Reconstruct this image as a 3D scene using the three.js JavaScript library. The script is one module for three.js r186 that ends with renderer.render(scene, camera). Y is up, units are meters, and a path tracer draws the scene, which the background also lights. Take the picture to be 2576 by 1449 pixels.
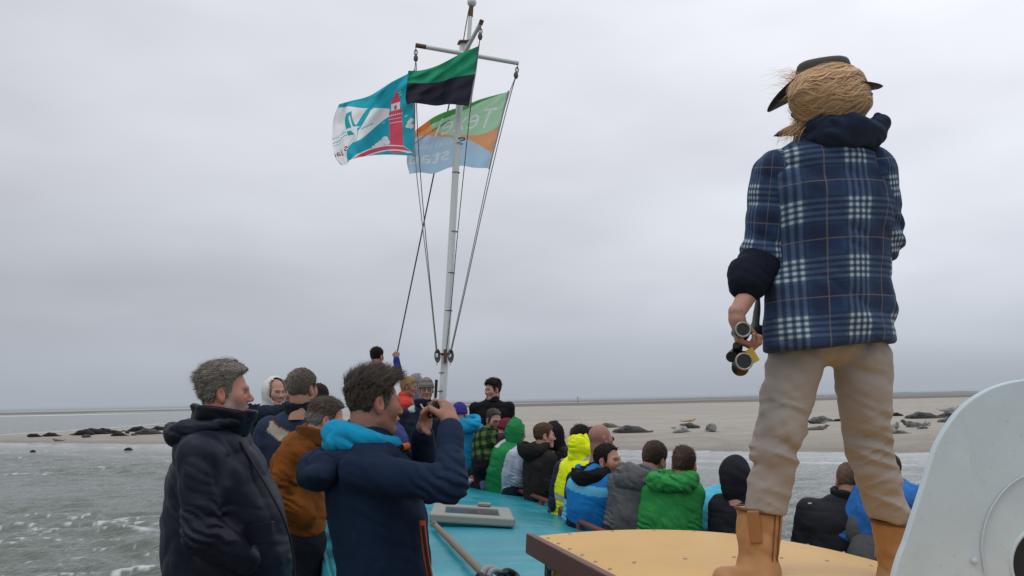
import * as THREE from 'three';
import { mergeGeometries } from 'three/addons/utils/BufferGeometryUtils.js';
import { RoundedBoxGeometry } from 'three/addons/geometries/RoundedBoxGeometry.js';

// ---------------------------------------------------------------- camera, sky, sun, exposure
const scene = new THREE.Scene();
const D2R = Math.PI / 180, FPX = 2006;
const EYE = 2.5;                                   // eye height above the water
const camera = new THREE.PerspectiveCamera(2 * Math.atan(724.5 / FPX) / D2R, 16 / 9, 0.05, 40000);
camera.position.set(0, EYE, 0);
camera.rotation.set(8.1 * D2R, 0, -1.12 * D2R, 'YXZ');
camera.updateMatrixWorld(true);
const renderer = new THREE.WebGLRenderer({ antialias: true });
renderer.toneMapping = THREE.LinearToneMapping;
renderer.toneMappingExposure = 1.0;
renderer.shadowMap.enabled = true;

// noise ---------------------------------------------------------------------------------
const PERM = new Uint8Array(512);
{ let s = 90210; const p = [...Array(256).keys()];
  for (let i = 255; i > 0; i--) { s = (Math.imul(s, 1664525) + 1013904223) >>> 0; const j = s % (i + 1); [p[i], p[j]] = [p[j], p[i]]; }
  for (let i = 0; i < 512; i++) PERM[i] = p[i & 255]; }
function rng(seed) { let a = seed >>> 0; return () => { a = (a + 0x6d2b79f5) | 0; let t = Math.imul(a ^ (a >>> 15), 1 | a); t = (t + Math.imul(t ^ (t >>> 7), 61 | t)) ^ t; return ((t ^ (t >>> 14)) >>> 0) / 4294967296; }; }
function noise3(x, y, z) {                          // value noise, -1..1
  const xi = Math.floor(x), yi = Math.floor(y), zi = Math.floor(z); let u = x - xi, v = y - yi, w = z - zi;
  u = u * u * (3 - 2 * u); v = v * v * (3 - 2 * v); w = w * w * (3 - 2 * w);
  const X = xi & 255, Y = yi & 255, Z = zi & 255, A = PERM[X] + Y, B = PERM[X + 1] + Y;
  const a0 = PERM[(PERM[A & 255] + Z) & 511], a1 = PERM[(PERM[A & 255] + Z + 1) & 511], b0 = PERM[(PERM[B & 255] + Z) & 511], b1 = PERM[(PERM[B & 255] + Z + 1) & 511];
  const c0 = PERM[(PERM[(A + 1) & 255] + Z) & 511], c1 = PERM[(PERM[(A + 1) & 255] + Z + 1) & 511], d0 = PERM[(PERM[(B + 1) & 255] + Z) & 511], d1 = PERM[(PERM[(B + 1) & 255] + Z + 1) & 511];
  const l0 = a0 + (b0 - a0) * u, l1 = c0 + (d0 - c0) * u, h0 = a1 + (b1 - a1) * u, h1 = c1 + (d1 - c1) * u;
  const l = l0 + (l1 - l0) * v, h = h0 + (h1 - h0) * v;
  return (l + (h - l) * w) / 127.5 - 1;
}
const fbm = (x, y, z, n = 4) => { let s = 0, a = 0.5; for (let i = 0; i < n; i++) { s += a * noise3(x, y, z); x = x * 2.03 + 11.3; y = y * 2.03 + 5.1; z = z * 2.03 + 7.7; a *= 0.5; } return s; };
const clamp = (x, a = 0, b = 1) => Math.min(b, Math.max(a, x)), mix = (a, b, t) => a + (b - a) * t;
const sstep = (a, b, x) => { const t = clamp((x - a) / (b - a)); return t * t * (3 - 2 * t); };

// overcast sky: brighter overhead, blue-grey towards the horizon, soft cloud structure
{
  const W = 1536, H = 768, data = new Float32Array(W * H * 4);
  for (let r = 0; r < H; r++) {
    const el = ((r + 0.5) / H - 0.5) * Math.PI, y = Math.sin(el), c = Math.cos(el);
    for (let q = 0; q < W; q++) {
      const a = ((q + 0.5) / W - 0.5) * 2 * Math.PI, x = Math.cos(a) * c, z = Math.sin(a) * c;
      const e = Math.max(0, y);
      let t = 1 - Math.exp(-e * 3.1);
      // soft layered cloud: stretched sideways near the horizon
      const k = 1 / (e + 0.16), n = fbm(x * k * 0.62 + 3.3, e * 2.2, z * k * 0.62 + 1.7, 5), n2 = fbm(x * 3.2 + 9, e * 9, z * 3.2, 4);
      const bands = sstep(0.0, 0.10, e);
      const m = 1 + bands * (0.24 * n + 0.12 * n2 + 0.05 * fbm(x * 9 + 2, e * 26 + 4, z * 9, 3));
      const side = 1.01 + bands * 0.25 * x; const L = [mix(0.352, 0.95, t) * m * side, mix(0.390, 0.965, t) * m * side, mix(0.447, 1.03, t) * m * side];
      const under = sstep(0, -0.05, y), o = (r * W + q) * 4;
      data[o] = mix(L[0], 0.16, under); data[o + 1] = mix(L[1], 0.17, under); data[o + 2] = mix(L[2], 0.17, under); data[o + 3] = 1;
    }
  }
  const sky = new THREE.DataTexture(data, W, H, THREE.RGBAFormat, THREE.FloatType);
  sky.mapping = THREE.EquirectangularReflectionMapping; sky.magFilter = THREE.LinearFilter; sky.minFilter = THREE.LinearFilter; sky.needsUpdate = true;
  scene.background = sky; scene.environment = sky;
}
const sun = new THREE.DirectionalLight(new THREE.Color(1, 0.97, 0.93), 0.6);
sun.position.set(-14, 34, 6); sun.target.position.set(0, 1, -6);
sun.castShadow = true; sun.shadow.radius = 40; sun.shadow.mapSize.set(2048, 2048);
Object.assign(sun.shadow.camera, { left: -16, right: 16, top: 16, bottom: -16, near: 1, far: 90 });
scene.add(sun); scene.add(sun.target);
// ---------------------------------------------------------------- helpers
const V3 = (x, y, z) => new THREE.Vector3(x, y, z);
const CM = camera.matrixWorld;
const ray = (px, py) => V3((px - 1288) / FPX, -(py - 724.5) / FPX, -1).transformDirection(CM).normalize();
// a point seen at (px, py) of the photograph (2576 x 1449) at a distance d along the view axis
const P = (px, py, d) => V3(((px - 1288) / FPX) * d, (-(py - 724.5) / FPX) * d, -d).applyMatrix4(CM);
// ... and at a horizontal distance zd
const Zp = (px, py, zd) => { const r = ray(px, py); return r.multiplyScalar(-zd / r.z).add(camera.position); };
const names = new Map();
function numbered(n) { const k = names.get(n) || 0; names.set(n, k + 1); return k ? n + '_' + String(k).padStart(3, '0') : n; }
function tag(o, label, category, group) { o.userData.label = label; o.userData.category = category; if (group) o.userData.group = group; return o; }
function thing(name, label, category, pos, group) { const g = new THREE.Group(); g.name = numbered(name); g.position.copy(pos || V3(0, 0, 0)); scene.add(g); return tag(g, label, category, group); }
function part(parent, name, geo, mat, label) {
  const m = new THREE.Mesh(Array.isArray(geo) ? (geo.length > 1 ? mergeGeometries(geo.map(plain)) : geo[0]) : geo, mat);
  m.name = name; m.castShadow = m.receiveShadow = true; if (label) m.userData.label = label; parent.add(m); return m;
}
function plain(g) { const o = g.index ? g.toNonIndexed() : g; for (const k of Object.keys(o.attributes)) if (!['position', 'normal', 'uv'].includes(k)) o.deleteAttribute(k);
  if (!o.attributes.uv) o.setAttribute('uv', new THREE.Float32BufferAttribute(new Float32Array(o.attributes.position.count * 2), 2)); return o; }
function struct(name, geo, mat) { const m = new THREE.Mesh(geo, mat); m.name = name; m.userData.kind = 'structure'; m.castShadow = m.receiveShadow = true; scene.add(m); return m; }
const lin = (r, g, b) => new THREE.Color().setRGB(r, g, b);
const std = (c, roughness = 0.8, extra = {}) => new THREE.MeshPhysicalMaterial({ color: Array.isArray(c) ? lin(...c) : c, roughness, metalness: 0, ...extra });
const vcol = (roughness = 0.85, extra = {}) => new THREE.MeshPhysicalMaterial({ color: 0xffffff, vertexColors: true, roughness, metalness: 0, specularIntensity: 0.3, ...extra });
function dataTex(w, h, f, repeat = true) {
  const d = new Uint8Array(w * h * 4);
  for (let y = 0; y < h; y++) for (let x = 0; x < w; x++) { const c = f(x / w, y / h), o = (y * w + x) * 4; d[o] = clamp(c[0]) * 255; d[o + 1] = clamp(c[1]) * 255; d[o + 2] = clamp(c[2]) * 255; d[o + 3] = 255; }
  const t = new THREE.DataTexture(d, w, h); t.magFilter = THREE.LinearFilter; t.minFilter = THREE.LinearFilter; if (repeat) t.wrapS = t.wrapT = THREE.RepeatWrapping; t.needsUpdate = true; return t;
}
const box = (w, h, d, x = 0, y = 0, z = 0) => new THREE.BoxGeometry(w, h, d).translate(x, y, z);
const rbox = (w, h, d, r, x = 0, y = 0, z = 0) => new RoundedBoxGeometry(w, h, d, 2, r).translate(x, y, z);
function rod(a, b, ra, rb = ra, n = 10) {
  const d = b.clone().sub(a), g = new THREE.CylinderGeometry(rb, ra, d.length(), n, 1);
  g.applyQuaternion(new THREE.Quaternion().setFromUnitVectors(V3(0, 1, 0), d.clone().normalize())); const c = a.clone().add(b).multiplyScalar(0.5); return g.translate(c.x, c.y, c.z);
}
function rope(pts, r, n = 24, sides = 6) { return new THREE.TubeGeometry(new THREE.CatmullRomCurve3(pts), n, r, sides); }
function sag(a, b, s, n = 6) { const o = []; for (let i = 0; i <= n; i++) { const t = i / n, p = a.clone().lerp(b, t); p.y -= s * 4 * t * (1 - t); o.push(p); } return o; }

// ---------------------------------------------------------------- distance fields and their meshes
const smin = (a, b, k) => { const h = k - Math.abs(a - b); return h > 0 ? Math.min(a, b) - (h * h) / (4 * k) : Math.min(a, b); };
const smax = (a, b, k) => -smin(-a, -b, k);
function cone(a, b, ra, rb) {
  const ax = a.x, ay = a.y, az = a.z, dx = b.x - ax, dy = b.y - ay, dz = b.z - az, l = 1 / Math.max(1e-9, dx * dx + dy * dy + dz * dz);
  return (x, y, z) => { const px = x - ax, py = y - ay, pz = z - az; let t = (px * dx + py * dy + pz * dz) * l; t = t < 0 ? 0 : t > 1 ? 1 : t;
    const qx = px - dx * t, qy = py - dy * t, qz = pz - dz * t; return Math.sqrt(qx * qx + qy * qy + qz * qz) - (ra + (rb - ra) * t); };
}
function ell(c, rx, ry, rz, R) {                    // R: optional basis [right, up, front]
  const m = Math.min(rx, ry, rz), cx = c.x, cy = c.y, cz = c.z;
  if (!R) return (x, y, z) => { const a = (x - cx) / rx, b = (y - cy) / ry, e = (z - cz) / rz; return (Math.sqrt(a * a + b * b + e * e) - 1) * m; };
  const [A, B, C] = R;
  return (x, y, z) => { x -= cx; y -= cy; z -= cz; const a = (x * A.x + y * A.y + z * A.z) / rx, b = (x * B.x + y * B.y + z * B.z) / ry, e = (x * C.x + y * C.y + z * C.z) / rz; return (Math.sqrt(a * a + b * b + e * e) - 1) * m; };
}
function spine(sec, R, F) {                         // elliptical tube: sec = [{c, w, d}], width along R, depth along F
  const n = sec.length - 1, seg = [];
  for (let i = 0; i < n; i++) { const a = sec[i], b = sec[i + 1], v = b.c.clone().sub(a.c); seg.push([a.c.x, a.c.y, a.c.z, v.x, v.y, v.z, 1 / v.lengthSq(), a.w, b.w - a.w, a.d, b.d - a.d]); }
  return (x, y, z) => {
    let best = 1e9;
    for (let i = 0; i < n; i++) {
      const s = seg[i], px = x - s[0], py = y - s[1], pz = z - s[2]; let t = (px * s[3] + py * s[4] + pz * s[5]) * s[6]; t = t < 0 ? 0 : t > 1 ? 1 : t;
      const qx = px - s[3] * t, qy = py - s[4] * t, qz = pz - s[5] * t, w = s[7] + s[8] * t, d = s[9] + s[10] * t;
      const r = qx * R.x + qy * R.y + qz * R.z, f = qx * F.x + qy * F.y + qz * F.z, e2 = Math.max(0, qx * qx + qy * qy + qz * qz - r * r - f * f), m = Math.min(w, d);
      const k = (Math.sqrt((r * r) / (w * w) + (f * f) / (d * d) + e2 / (m * m)) - 1) * m;
      if (k < best) best = k;
    }
    return best;
  };
}
const union = (list, k) => (x, y, z) => { let d = list[0](x, y, z); for (let i = 1; i < list.length; i++) d = smin(d, list[i](x, y, z), k); return d; };
// surface nets; f: field, lo/hi: box, h: cell; color(x, y, z, nx, ny, nz) -> [r, g, b] linear
function netMesh(f, lo, hi, h, color, org, eps) {
  const nx = Math.ceil((hi.x - lo.x) / h) + 1, ny = Math.ceil((hi.y - lo.y) / h) + 1, nz = Math.ceil((hi.z - lo.z) / h) + 1, G = new Float32Array(nx * ny * nz).fill(1);
  const S = 6, sx = 1, sy = nx, sz = nx * ny, reach = S * h * 0.5 * 1.75 + 0.02;
  for (let bz = 0; bz < nz; bz += S) for (let by = 0; by < ny; by += S) for (let bx = 0; bx < nx; bx += S) {
    const c = f(lo.x + (bx + S / 2) * h, lo.y + (by + S / 2) * h, lo.z + (bz + S / 2) * h), far = Math.abs(c) > reach * 1.25;
    for (let k = bz; k < Math.min(nz, bz + S); k++) for (let j = by; j < Math.min(ny, by + S); j++) for (let i = bx; i < Math.min(nx, bx + S); i++)
      G[i + j * sy + k * sz] = far ? c : f(lo.x + i * h, lo.y + j * h, lo.z + k * h);
  }
  const id = new Int32Array(nx * ny * nz).fill(-1), pos = [], idx = [];
  const E = [[0, 1], [2, 3], [4, 5], [6, 7], [0, 2], [1, 3], [4, 6], [5, 7], [0, 4], [1, 5], [2, 6], [3, 7]];
  const v = new Float32Array(8);
  for (let k = 0; k < nz - 1; k++) for (let j = 0; j < ny - 1; j++) for (let i = 0; i < nx - 1; i++) {
    const o = i + j * sy + k * sz; let m = 0;
    for (let c = 0; c < 8; c++) { v[c] = G[o + (c & 1) + ((c >> 1) & 1) * sy + (c >> 2) * sz]; if (v[c] < 0) m |= 1 << c; }
    if (m === 0 || m === 255) continue;
    let x = 0, y = 0, z = 0, n = 0;
    for (const [a, b] of E) { if ((v[a] < 0) === (v[b] < 0)) continue; const t = v[a] / (v[a] - v[b]); x += (a & 1) + ((b & 1) - (a & 1)) * t; y += ((a >> 1) & 1) + (((b >> 1) & 1) - ((a >> 1) & 1)) * t; z += (a >> 2) + ((b >> 2) - (a >> 2)) * t; n++; }
    id[o] = pos.length / 3; pos.push(lo.x + (i + x / n) * h, lo.y + (j + y / n) * h, lo.z + (k + z / n) * h);
  }
  const quad = (a, b, c, d, flip) => { if (a < 0 || b < 0 || c < 0 || d < 0) return; flip ? idx.push(a, c, b, a, d, c) : idx.push(a, b, c, a, c, d); };
  for (let k = 1; k < nz - 1; k++) for (let j = 1; j < ny - 1; j++) for (let i = 1; i < nx - 1; i++) {
    const o = i + j * sy + k * sz, s = G[o] < 0;
    if (s !== G[o + sx] < 0) quad(id[o], id[o - sy], id[o - sy - sz], id[o - sz], !s);
    if (s !== G[o + sy] < 0) quad(id[o], id[o - sz], id[o - sz - sx], id[o - sx], !s);
    if (s !== G[o + sz] < 0) quad(id[o], id[o - sx], id[o - sx - sy], id[o - sy], !s);
  }
  const N = pos.length / 3, p = new Float32Array(pos), nr = new Float32Array(N * 3), col = color ? new Float32Array(N * 3) : null, e = eps || h * 0.45;
  for (let i = 0; i < N; i++) {
    let x = p[i * 3], y = p[i * 3 + 1], z = p[i * 3 + 2];
    const a = f(x + e, y - e, z - e), b = f(x - e, y - e, z + e), c = f(x - e, y + e, z - e), d = f(x + e, y + e, z + e);
    let gx = a - b - c + d, gy = -a - b + c + d, gz = -a + b - c + d, l = Math.hypot(gx, gy, gz) || 1; gx /= l; gy /= l; gz /= l;
    nr[i * 3] = gx; nr[i * 3 + 1] = gy; nr[i * 3 + 2] = gz;
    if (col) { const q = color(x, y, z, gx, gy, gz); col[i * 3] = q[0]; col[i * 3 + 1] = q[1]; col[i * 3 + 2] = q[2]; }
    if (org) { p[i * 3] -= org.x; p[i * 3 + 1] -= org.y; p[i * 3 + 2] -= org.z; }
  }
  const g = new THREE.BufferGeometry(); g.setAttribute('position', new THREE.BufferAttribute(p, 3)); g.setAttribute('normal', new THREE.BufferAttribute(nr, 3));
  if (col) g.setAttribute('color', new THREE.BufferAttribute(col, 3)); g.setIndex(idx); return g;
}
function bounds(pts, pad) { const b = new THREE.Box3(); for (const p of pts) b.expandByPoint(p); b.expandByScalar(pad); return [b.min, b.max]; }
// ---------------------------------------------------------------- sea
const shoreS = (x, z) => (-43.8 + 0.52 * x - z) * 0.887;            // metres inland of the shore line
const bankX = (z) => -56 + 3.5 * noise3(z * 0.03, 4.2, 0.5);         // left end of the sandbank
function sandHeight(x, z) {
  const s = shoreS(x, z) + 1.6 * noise3(x * 0.07, z * 0.07, 2.2) + 0.5 * noise3(x * 0.3, z * 0.3, 5), e = (x - bankX(z)) * 0.9, r = 330 + 0.25 * x + z;
  const m = smin(smin(s, e, 10), r, 20);
  return m < 0 ? m * 0.05 : 0.52 * (1 - Math.exp(-m / 13)) + 0.03 * noise3(x * 0.11, z * 0.11, 1) * sstep(0, 12, m);
}
const WAVES = []; { const R = rng(77); for (let i = 0; i < 26; i++) { const l = 0.55 * Math.pow(6.5, R()), a = 1.35 + (R() - 0.5) * 1.5; WAVES.push([Math.cos(a) * 6.283 / l, Math.sin(a) * 6.283 / l, R() * 6.283, 0.0145 * l]); } }
function seaHeight(x, z, d) {
  const wx = x + 1.2 * noise3(x * 0.23, z * 0.23, 3), wz = z + 1.2 * noise3(x * 0.21, z * 0.21, 8), g = 0.75 + 0.6 * noise3(x * 0.12, z * 0.12, 9);
  let h = 0; for (const w of WAVES) { const s = Math.sin(w[0] * wx + w[1] * wz + w[2]); h += w[3] * (1.25 * (1 - Math.abs(s)) + 0.5 * s - 0.45); }
  const sh = sstep(-1.5, -16, shoreS(x, z)), in_ = x < bankX(z) - 4 ? 1 : sh;
  return h * g * 0.9 * mix(0.16, 1, in_) * sstep(260, 60, d) ;
}
{
  const ang = [], rad = [];
  for (let a = -180; a < 180;) { ang.push(a); a += Math.abs(a) < 39 ? 0.13 : Math.abs(a) < 60 ? 1 : 6; } ang.push(180);
  for (let r = 1.0; r < 16000;) { rad.push(r); r *= r < 9 ? 1.06 : r < 45 ? 1.0062 : r < 110 ? 1.0085 : r < 400 ? 1.03 : 1.25; }
  const na = ang.length, nr = rad.length, pos = new Float32Array(na * nr * 3), uv = new Float32Array(na * nr * 2), col = new Float32Array(na * nr * 3), idx = [];
  for (let j = 0; j < nr; j++) for (let i = 0; i < na; i++) {
    const r = rad[j], a = ang[i] * D2R, x = Math.sin(a) * r, z = -Math.cos(a) * r, o = j * na + i;
    let y = 0, foam = 0; const inView = Math.abs(ang[i]) < 42 && r > 8, s = shoreS(x, z), sandy = x > bankX(z) - 3;
    if (inView && r < 260) {
      y = seaHeight(x, z, r);
      const n = fbm(x * 0.9 + 3, z * 1.6, 1.5, 4), big = noise3(x * 0.13 + 7, z * 0.22, 3.1);
      const nf = fbm(x * 6.5 + 8, z * 13, 2.2, 4); foam = sstep(0.0, 0.30, (y - 0.085 + 0.15 * n + 0.07 * big) * 4.2 - 0.13 + 1.25 * nf) * sstep(0.0, 0.28, n + 0.5 * big + 0.12) * sstep(100, 60, r);
      const st = Math.abs(noise3(x * 0.55 + n, z * 1.3, 6.6)); foam = Math.max(foam, 0.55 * sstep(0.06, 0.0, st) * sstep(0.12, 0.5, big + 0.6 * n));
      if (sandy && s > -30) { // surf along the beach
        const w = s + 1.2 * noise3(x * 0.12, z * 0.12, 4) + 0.6 * noise3(x * 0.5, z * 0.5, 2);
        const line = (c, t) => sstep(t, 0, Math.abs(w - c)), q = 0.5 + 0.5 * noise3(x * 0.35, z * 0.7, 7) + 0.5 * n;
        foam = Math.max(foam, line(-0.5, 1.0) * 0.8 * q, line(-3.2, 1.1) * 1.0 * q, line(-6.2, 0.9) * 0.9 * q * sstep(-8, 0, x), line(-9.5, 0.7) * 0.5 * q, 0.35 * sstep(-8, -1, w));
      }
    }
    pos.set([x, y, z], o * 3); uv.set([x, z], o * 2);
    foam = clamp(foam); const shallow = sandy ? sstep(-12, 0, s) : 0;
    const b = [mix(0.108, 0.20, shallow), mix(0.128, 0.195, shallow), mix(0.108, 0.17, shallow)];
    col.set([mix(b[0], 0.50, foam), mix(b[1], 0.52, foam), mix(b[2], 0.52, foam)], o * 3);
    if (i < na - 1 && j < nr - 1) idx.push(o, o + 1, o + na + 1, o, o + na + 1, o + na);
  }
  idx.push(); const g = new THREE.BufferGeometry(); g.setAttribute('position', new THREE.BufferAttribute(pos, 3)); g.setAttribute('uv', new THREE.BufferAttribute(uv, 2)); g.setAttribute('color', new THREE.BufferAttribute(col, 3)); g.setIndex(idx); g.computeVertexNormals();
  const rip = dataTex(512, 512, (u, v) => { let h = 0.5; for (let k = 0; k < 22; k++) { const i = 3 + ((k * 7) % 19), j = ((k * 5) % 13) - 6; h += 0.045 * Math.sin(6.283 * (u * i + v * (j + (k % 3) * 6)) + k * 2.1 + 0.9 * Math.sin(6.283 * (u * 2 + v * 3) + k)); } return [h, h, h]; });
  rip.repeat.set(1 / 1.9, 1 / 1.9);
  struct('sea', g, new THREE.MeshPhysicalMaterial({ vertexColors: true, roughness: 0.13, metalness: 0, ior: 1.33, bumpMap: rip, bumpScale: 0.03, side: THREE.DoubleSide }));
}
// ---------------------------------------------------------------- sand, flats, dunes
const sandTex = dataTex(1024, 1024, (u, v) => {
  const t = 6.2832, X = Math.cos(t * u), Y = Math.sin(t * u), A = Math.cos(t * v), B = Math.sin(t * v), n = fbm(X * 1.3 + 5, Y * 1.3 + A * 1.3, B * 1.3 + 2, 5), f = fbm(u * 160, v * 160, 3, 2), sp = noise3(u * 220, v * 220, 9) > 0.72 ? 1 : 0;
  const m = 0.80 + 0.14 * n + 0.12 * f - 0.22 * sp * (n > 0.0 ? 1 : 0.2); return [m, m * 0.99, m * 0.975]; });
sandTex.repeat.set(1 / 9, 1 / 9);
{
  const ang = [], rad = []; for (let a = -64; a <= 64; a += 0.4) ang.push(a);
  for (let r = 28; r < 420;) { rad.push(r); r *= 1.011; }
  const na = ang.length, pos = [], uv = [], col = [], idx = [];
  rad.forEach((r, j) => ang.forEach((d, i) => {
    const x = Math.sin(d * D2R) * r, z = -Math.cos(d * D2R) * r, y = sandHeight(x, z), o = pos.length / 3; pos.push(x, y, z); uv.push(x, z);
    const s = shoreS(x, z), w = Math.max(sstep(0.20, 0.02, y), 0.55 * sstep(16, 4, s + 2 * noise3(x * 0.15, z * 0.15, 5))), dry = 1 + 0.10 * fbm(x * 0.05, z * 0.25, 4, 3) + 0.05 * noise3(x * 0.02, (z + x * 0.3) * 0.4, 1);
    const trk = sstep(0.05, 0, Math.abs(noise3(x * 0.05, z * 0.16, 3.3))) * 0.10;
    col.push(mix(0.435, 0.305, w) * (dry - trk), mix(0.405, 0.28, w) * (dry - trk), mix(0.362, 0.247, w) * (dry - trk));
    if (i < na - 1 && j < rad.length - 1) idx.push(o, o + 1, o + na + 1, o, o + na + 1, o + na);
  }));
  const g = new THREE.BufferGeometry(); g.setAttribute('position', new THREE.Float32BufferAttribute(pos, 3)); g.setAttribute('uv', new THREE.Float32BufferAttribute(uv, 2)); g.setAttribute('color', new THREE.Float32BufferAttribute(col, 3)); g.setIndex(idx); g.computeVertexNormals();
  struct('sandbank', g, new THREE.MeshPhysicalMaterial({ vertexColors: true, map: sandTex, roughness: 0.85, specularIntensity: 0.1, side: THREE.DoubleSide }));
}
// low flats and spits beyond: strips given by outline (x, -z), thin domes standing a little out of the water
function flat(name, pts, h, c, rough = 0.8) {
  const s = new THREE.Shape(pts.map(([x, z]) => new THREE.Vector2(x, z))), g = new THREE.ExtrudeGeometry(s, { depth: h, bevelEnabled: true, bevelSize: 2.5, bevelThickness: h * 0.6, bevelSegments: 2 });
  g.rotateX(-Math.PI / 2); return struct(name, g, std(c, rough, { specularIntensity: 0 }));
}
flat('mudflat', [[-30, 345], [60, 330], [300, 360], [640, 420], [1500, 800], [1700, 1200], [300, 900], [60, 820], [-60, 800], [-75, 430]], 0.05, [0.185, 0.175, 0.155]);
flat('mudflat', [[-200, 1150], [200, 980], [700, 1060], [2200, 1500], [4500, 3800], [3000, 9000], [300, 9000], [-1200, 9000], [-500, 2500]], 0.05, [0.215, 0.215, 0.215]);
flat('mudflat', [[-900, 760], [-480, 620], [-330, 560], [-240, 600], [-160, 700], [-120, 900], [-300, 1500], [-1000, 1500]], 0.03, [0.20, 0.19, 0.17]);
flat('sand_spit', [[-420, 400], [-300, 378], [-215, 385], [-186, 402], [-212, 412], [-300, 398], [-420, 418]], 0.12, [0.62, 0.60, 0.57]);
flat('sand_spit', [[-330, 640], [-230, 640], [-200, 655], [-330, 662]], 0.10, [0.55, 0.53, 0.50]);
{ // low dunes on the far right horizon
  const pos = [], idx = [], n = 260; for (let i = 0; i <= n; i++) { const x = 500 + (i / n) * 4200, z = -3900 - 700 * Math.sin(i * 0.02), e = sstep(0, 60, i);
    const h = e * (5 + 7 * Math.max(0, fbm(i * 0.06, 2.1, 0, 4) + 0.25) + 4 * Math.max(0, noise3(i * 0.4, 7, 1))); pos.push(x, -0.5, z + 60, x, h, z, x, h * 0.9, z - 150, x, -0.5, z - 300); if (i < n) for (let k = 0; k < 3; k++) { const o = i * 4 + k; idx.push(o, o + 4, o + 5, o, o + 5, o + 1); } }
  const g = new THREE.BufferGeometry(); g.setAttribute('position', new THREE.Float32BufferAttribute(pos, 3)); g.setIndex(idx); g.computeVertexNormals(); struct('dunes', g, std([0.20, 0.21, 0.21], 1, { side: THREE.DoubleSide }));
}
{ // beacon pole far out on the flats
  const b = Zp(1454, 1005, 900), t = thing('beacon_pole', 'thin far beacon pole on the horizon above the grey mudflat', 'beacon', V3(b.x, 0, b.z));
  part(t, 'pole', new THREE.CylinderGeometry(0.35, 0.5, 5.4, 8).translate(0, 2.7, 0), std([0.2, 0.2, 0.2])); part(t, 'topmark', new THREE.ConeGeometry(0.9, 1.3, 8).translate(0, 6, 0), std([0.2, 0.2, 0.2]));
}
// ---------------------------------------------------------------- the tour boat (heels a little to starboard)
const boat = thing('tour_boat', 'wooden tour boat with turquoise cabin roof, yellow cabin and white flag mast', 'boat', V3(0, EYE, 0));
boat.rotation.set(0, 16 * D2R, -4 * D2R, 'YXZ'); boat.updateMatrixWorld(true);
const BI = boat.matrixWorld.clone().invert(), L = (w) => w.clone().applyMatrix4(BI), W = (x, y, z) => V3(x, y, z).applyMatrix4(boat.matrixWorld);
// where the sight line through a pixel meets the boat plane y = c (world point)
function onBoat(px, py, c) { const o = L(camera.position), d = L(camera.position.clone().add(ray(px, py))).sub(o), t = (c - o.y) / d.y; return W(o.x + d.x * t, c, o.z + d.z * t); }
const CX = 1.5;                                    // centre line
const beam = (z) => z > -6 ? 2.28 - 0.02 * Math.max(0, z) ** 2 : 2.28 * Math.sqrt(Math.max(0.0004, 1 - ((-z - 6) / 8.2) ** 2.3));
const paintGrain = dataTex(512, 512, (u, v) => { const n = 0.5 + 0.4 * fbm(u * 40, v * 40, 1, 4); return [n, n, n]; });
const wetRough = dataTex(512, 512, (u, v) => { const t = 6.2832, n = fbm(Math.cos(t * u) * 1.2 + 2, Math.sin(t * u) * 1.2 + 7 + Math.cos(t * v) * 1.6, Math.sin(t * v) * 1.6, 5), w = sstep(-0.12, 0.25, n + 0.2 * noise3(u * 60, v * 8, 3)); const r = mix(0.46, 0.32, w); return [r, r, r]; });
const wearTex = (lo, sc, spec) => { const t = dataTex(512, 512, (u, v) => { const n = fbm(u * sc, v * sc, 4.4, 5), f = noise3(u * 210, v * 210, 2), s = f > spec ? 0.82 : 1, m = clamp(1 - lo * (0.5 + 1.1 * n)) * s; return [m, m, m * 0.995]; }); return t; };
const tealWear = dataTex(512, 512, (u, v) => { const n = fbm(u * 5, v * 26, 2, 5), q = fbm(u * 3 + 4, v * 4, 7, 4), s = sstep(0.1, 0.45, n) * 0.5 + 0.35 * sstep(0, 0.4, q); return [0.05 + 0.17 * s, 0.72 + 0.28 * s, 0.78 + 0.22 * s]; });
const M = {
  white: std([0.62, 0.66, 0.66], 0.4, { bumpMap: paintGrain, bumpScale: 0.001 }), teal: std([0.16, 0.335, 0.395], 0.9, { map: tealWear, roughnessMap: wetRough, roughness: 1 }), tealTrim: std([0.02, 0.26, 0.30], 0.4),
  rail: std([0.13, 0.030, 0.024], 0.5), brown: std([0.125, 0.043, 0.028], 0.42, { bumpMap: paintGrain, bumpScale: 0.0012 }), wood: std([0.16, 0.11, 0.07], 0.8),
  yellow: std([0.65, 0.37, 0.085], 0.42, { map: wearTex(0.10, 9, 0.86), bumpMap: paintGrain, bumpScale: 0.0006 }), yellowSide: std([0.66, 0.30, 0.018], 0.45), dark: std([0.012, 0.013, 0.015], 0.45), glass: std([0.02, 0.024, 0.028], 0.22),
  alu: std([0.27, 0.28, 0.25], 0.5, { metalness: 0.2 }), steel: std([0.5, 0.5, 0.5], 0.3, { metalness: 0.9 }), rust: std([0.13, 0.07, 0.035], 0.8), rope: std([0.10, 0.10, 0.095], 0.9), ropeLight: std([0.33, 0.33, 0.32], 0.9),
  mast: std([0.66, 0.69, 0.68], 0.38, { bumpMap: paintGrain, bumpScale: 0.0008 }), pane: std([0.40, 0.42, 0.45], 0.25), screw: std([0.36, 0.30, 0.22], 0.5), black: std([0.008, 0.008, 0.009], 0.55), pale: std([0.56, 0.645, 0.68], 0.5, { map: wearTex(0.10, 14, 0.9), bumpMap: paintGrain, bumpScale: 0.0008 }), deck: std([0.16, 0.20, 0.19], 0.75),
};
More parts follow.
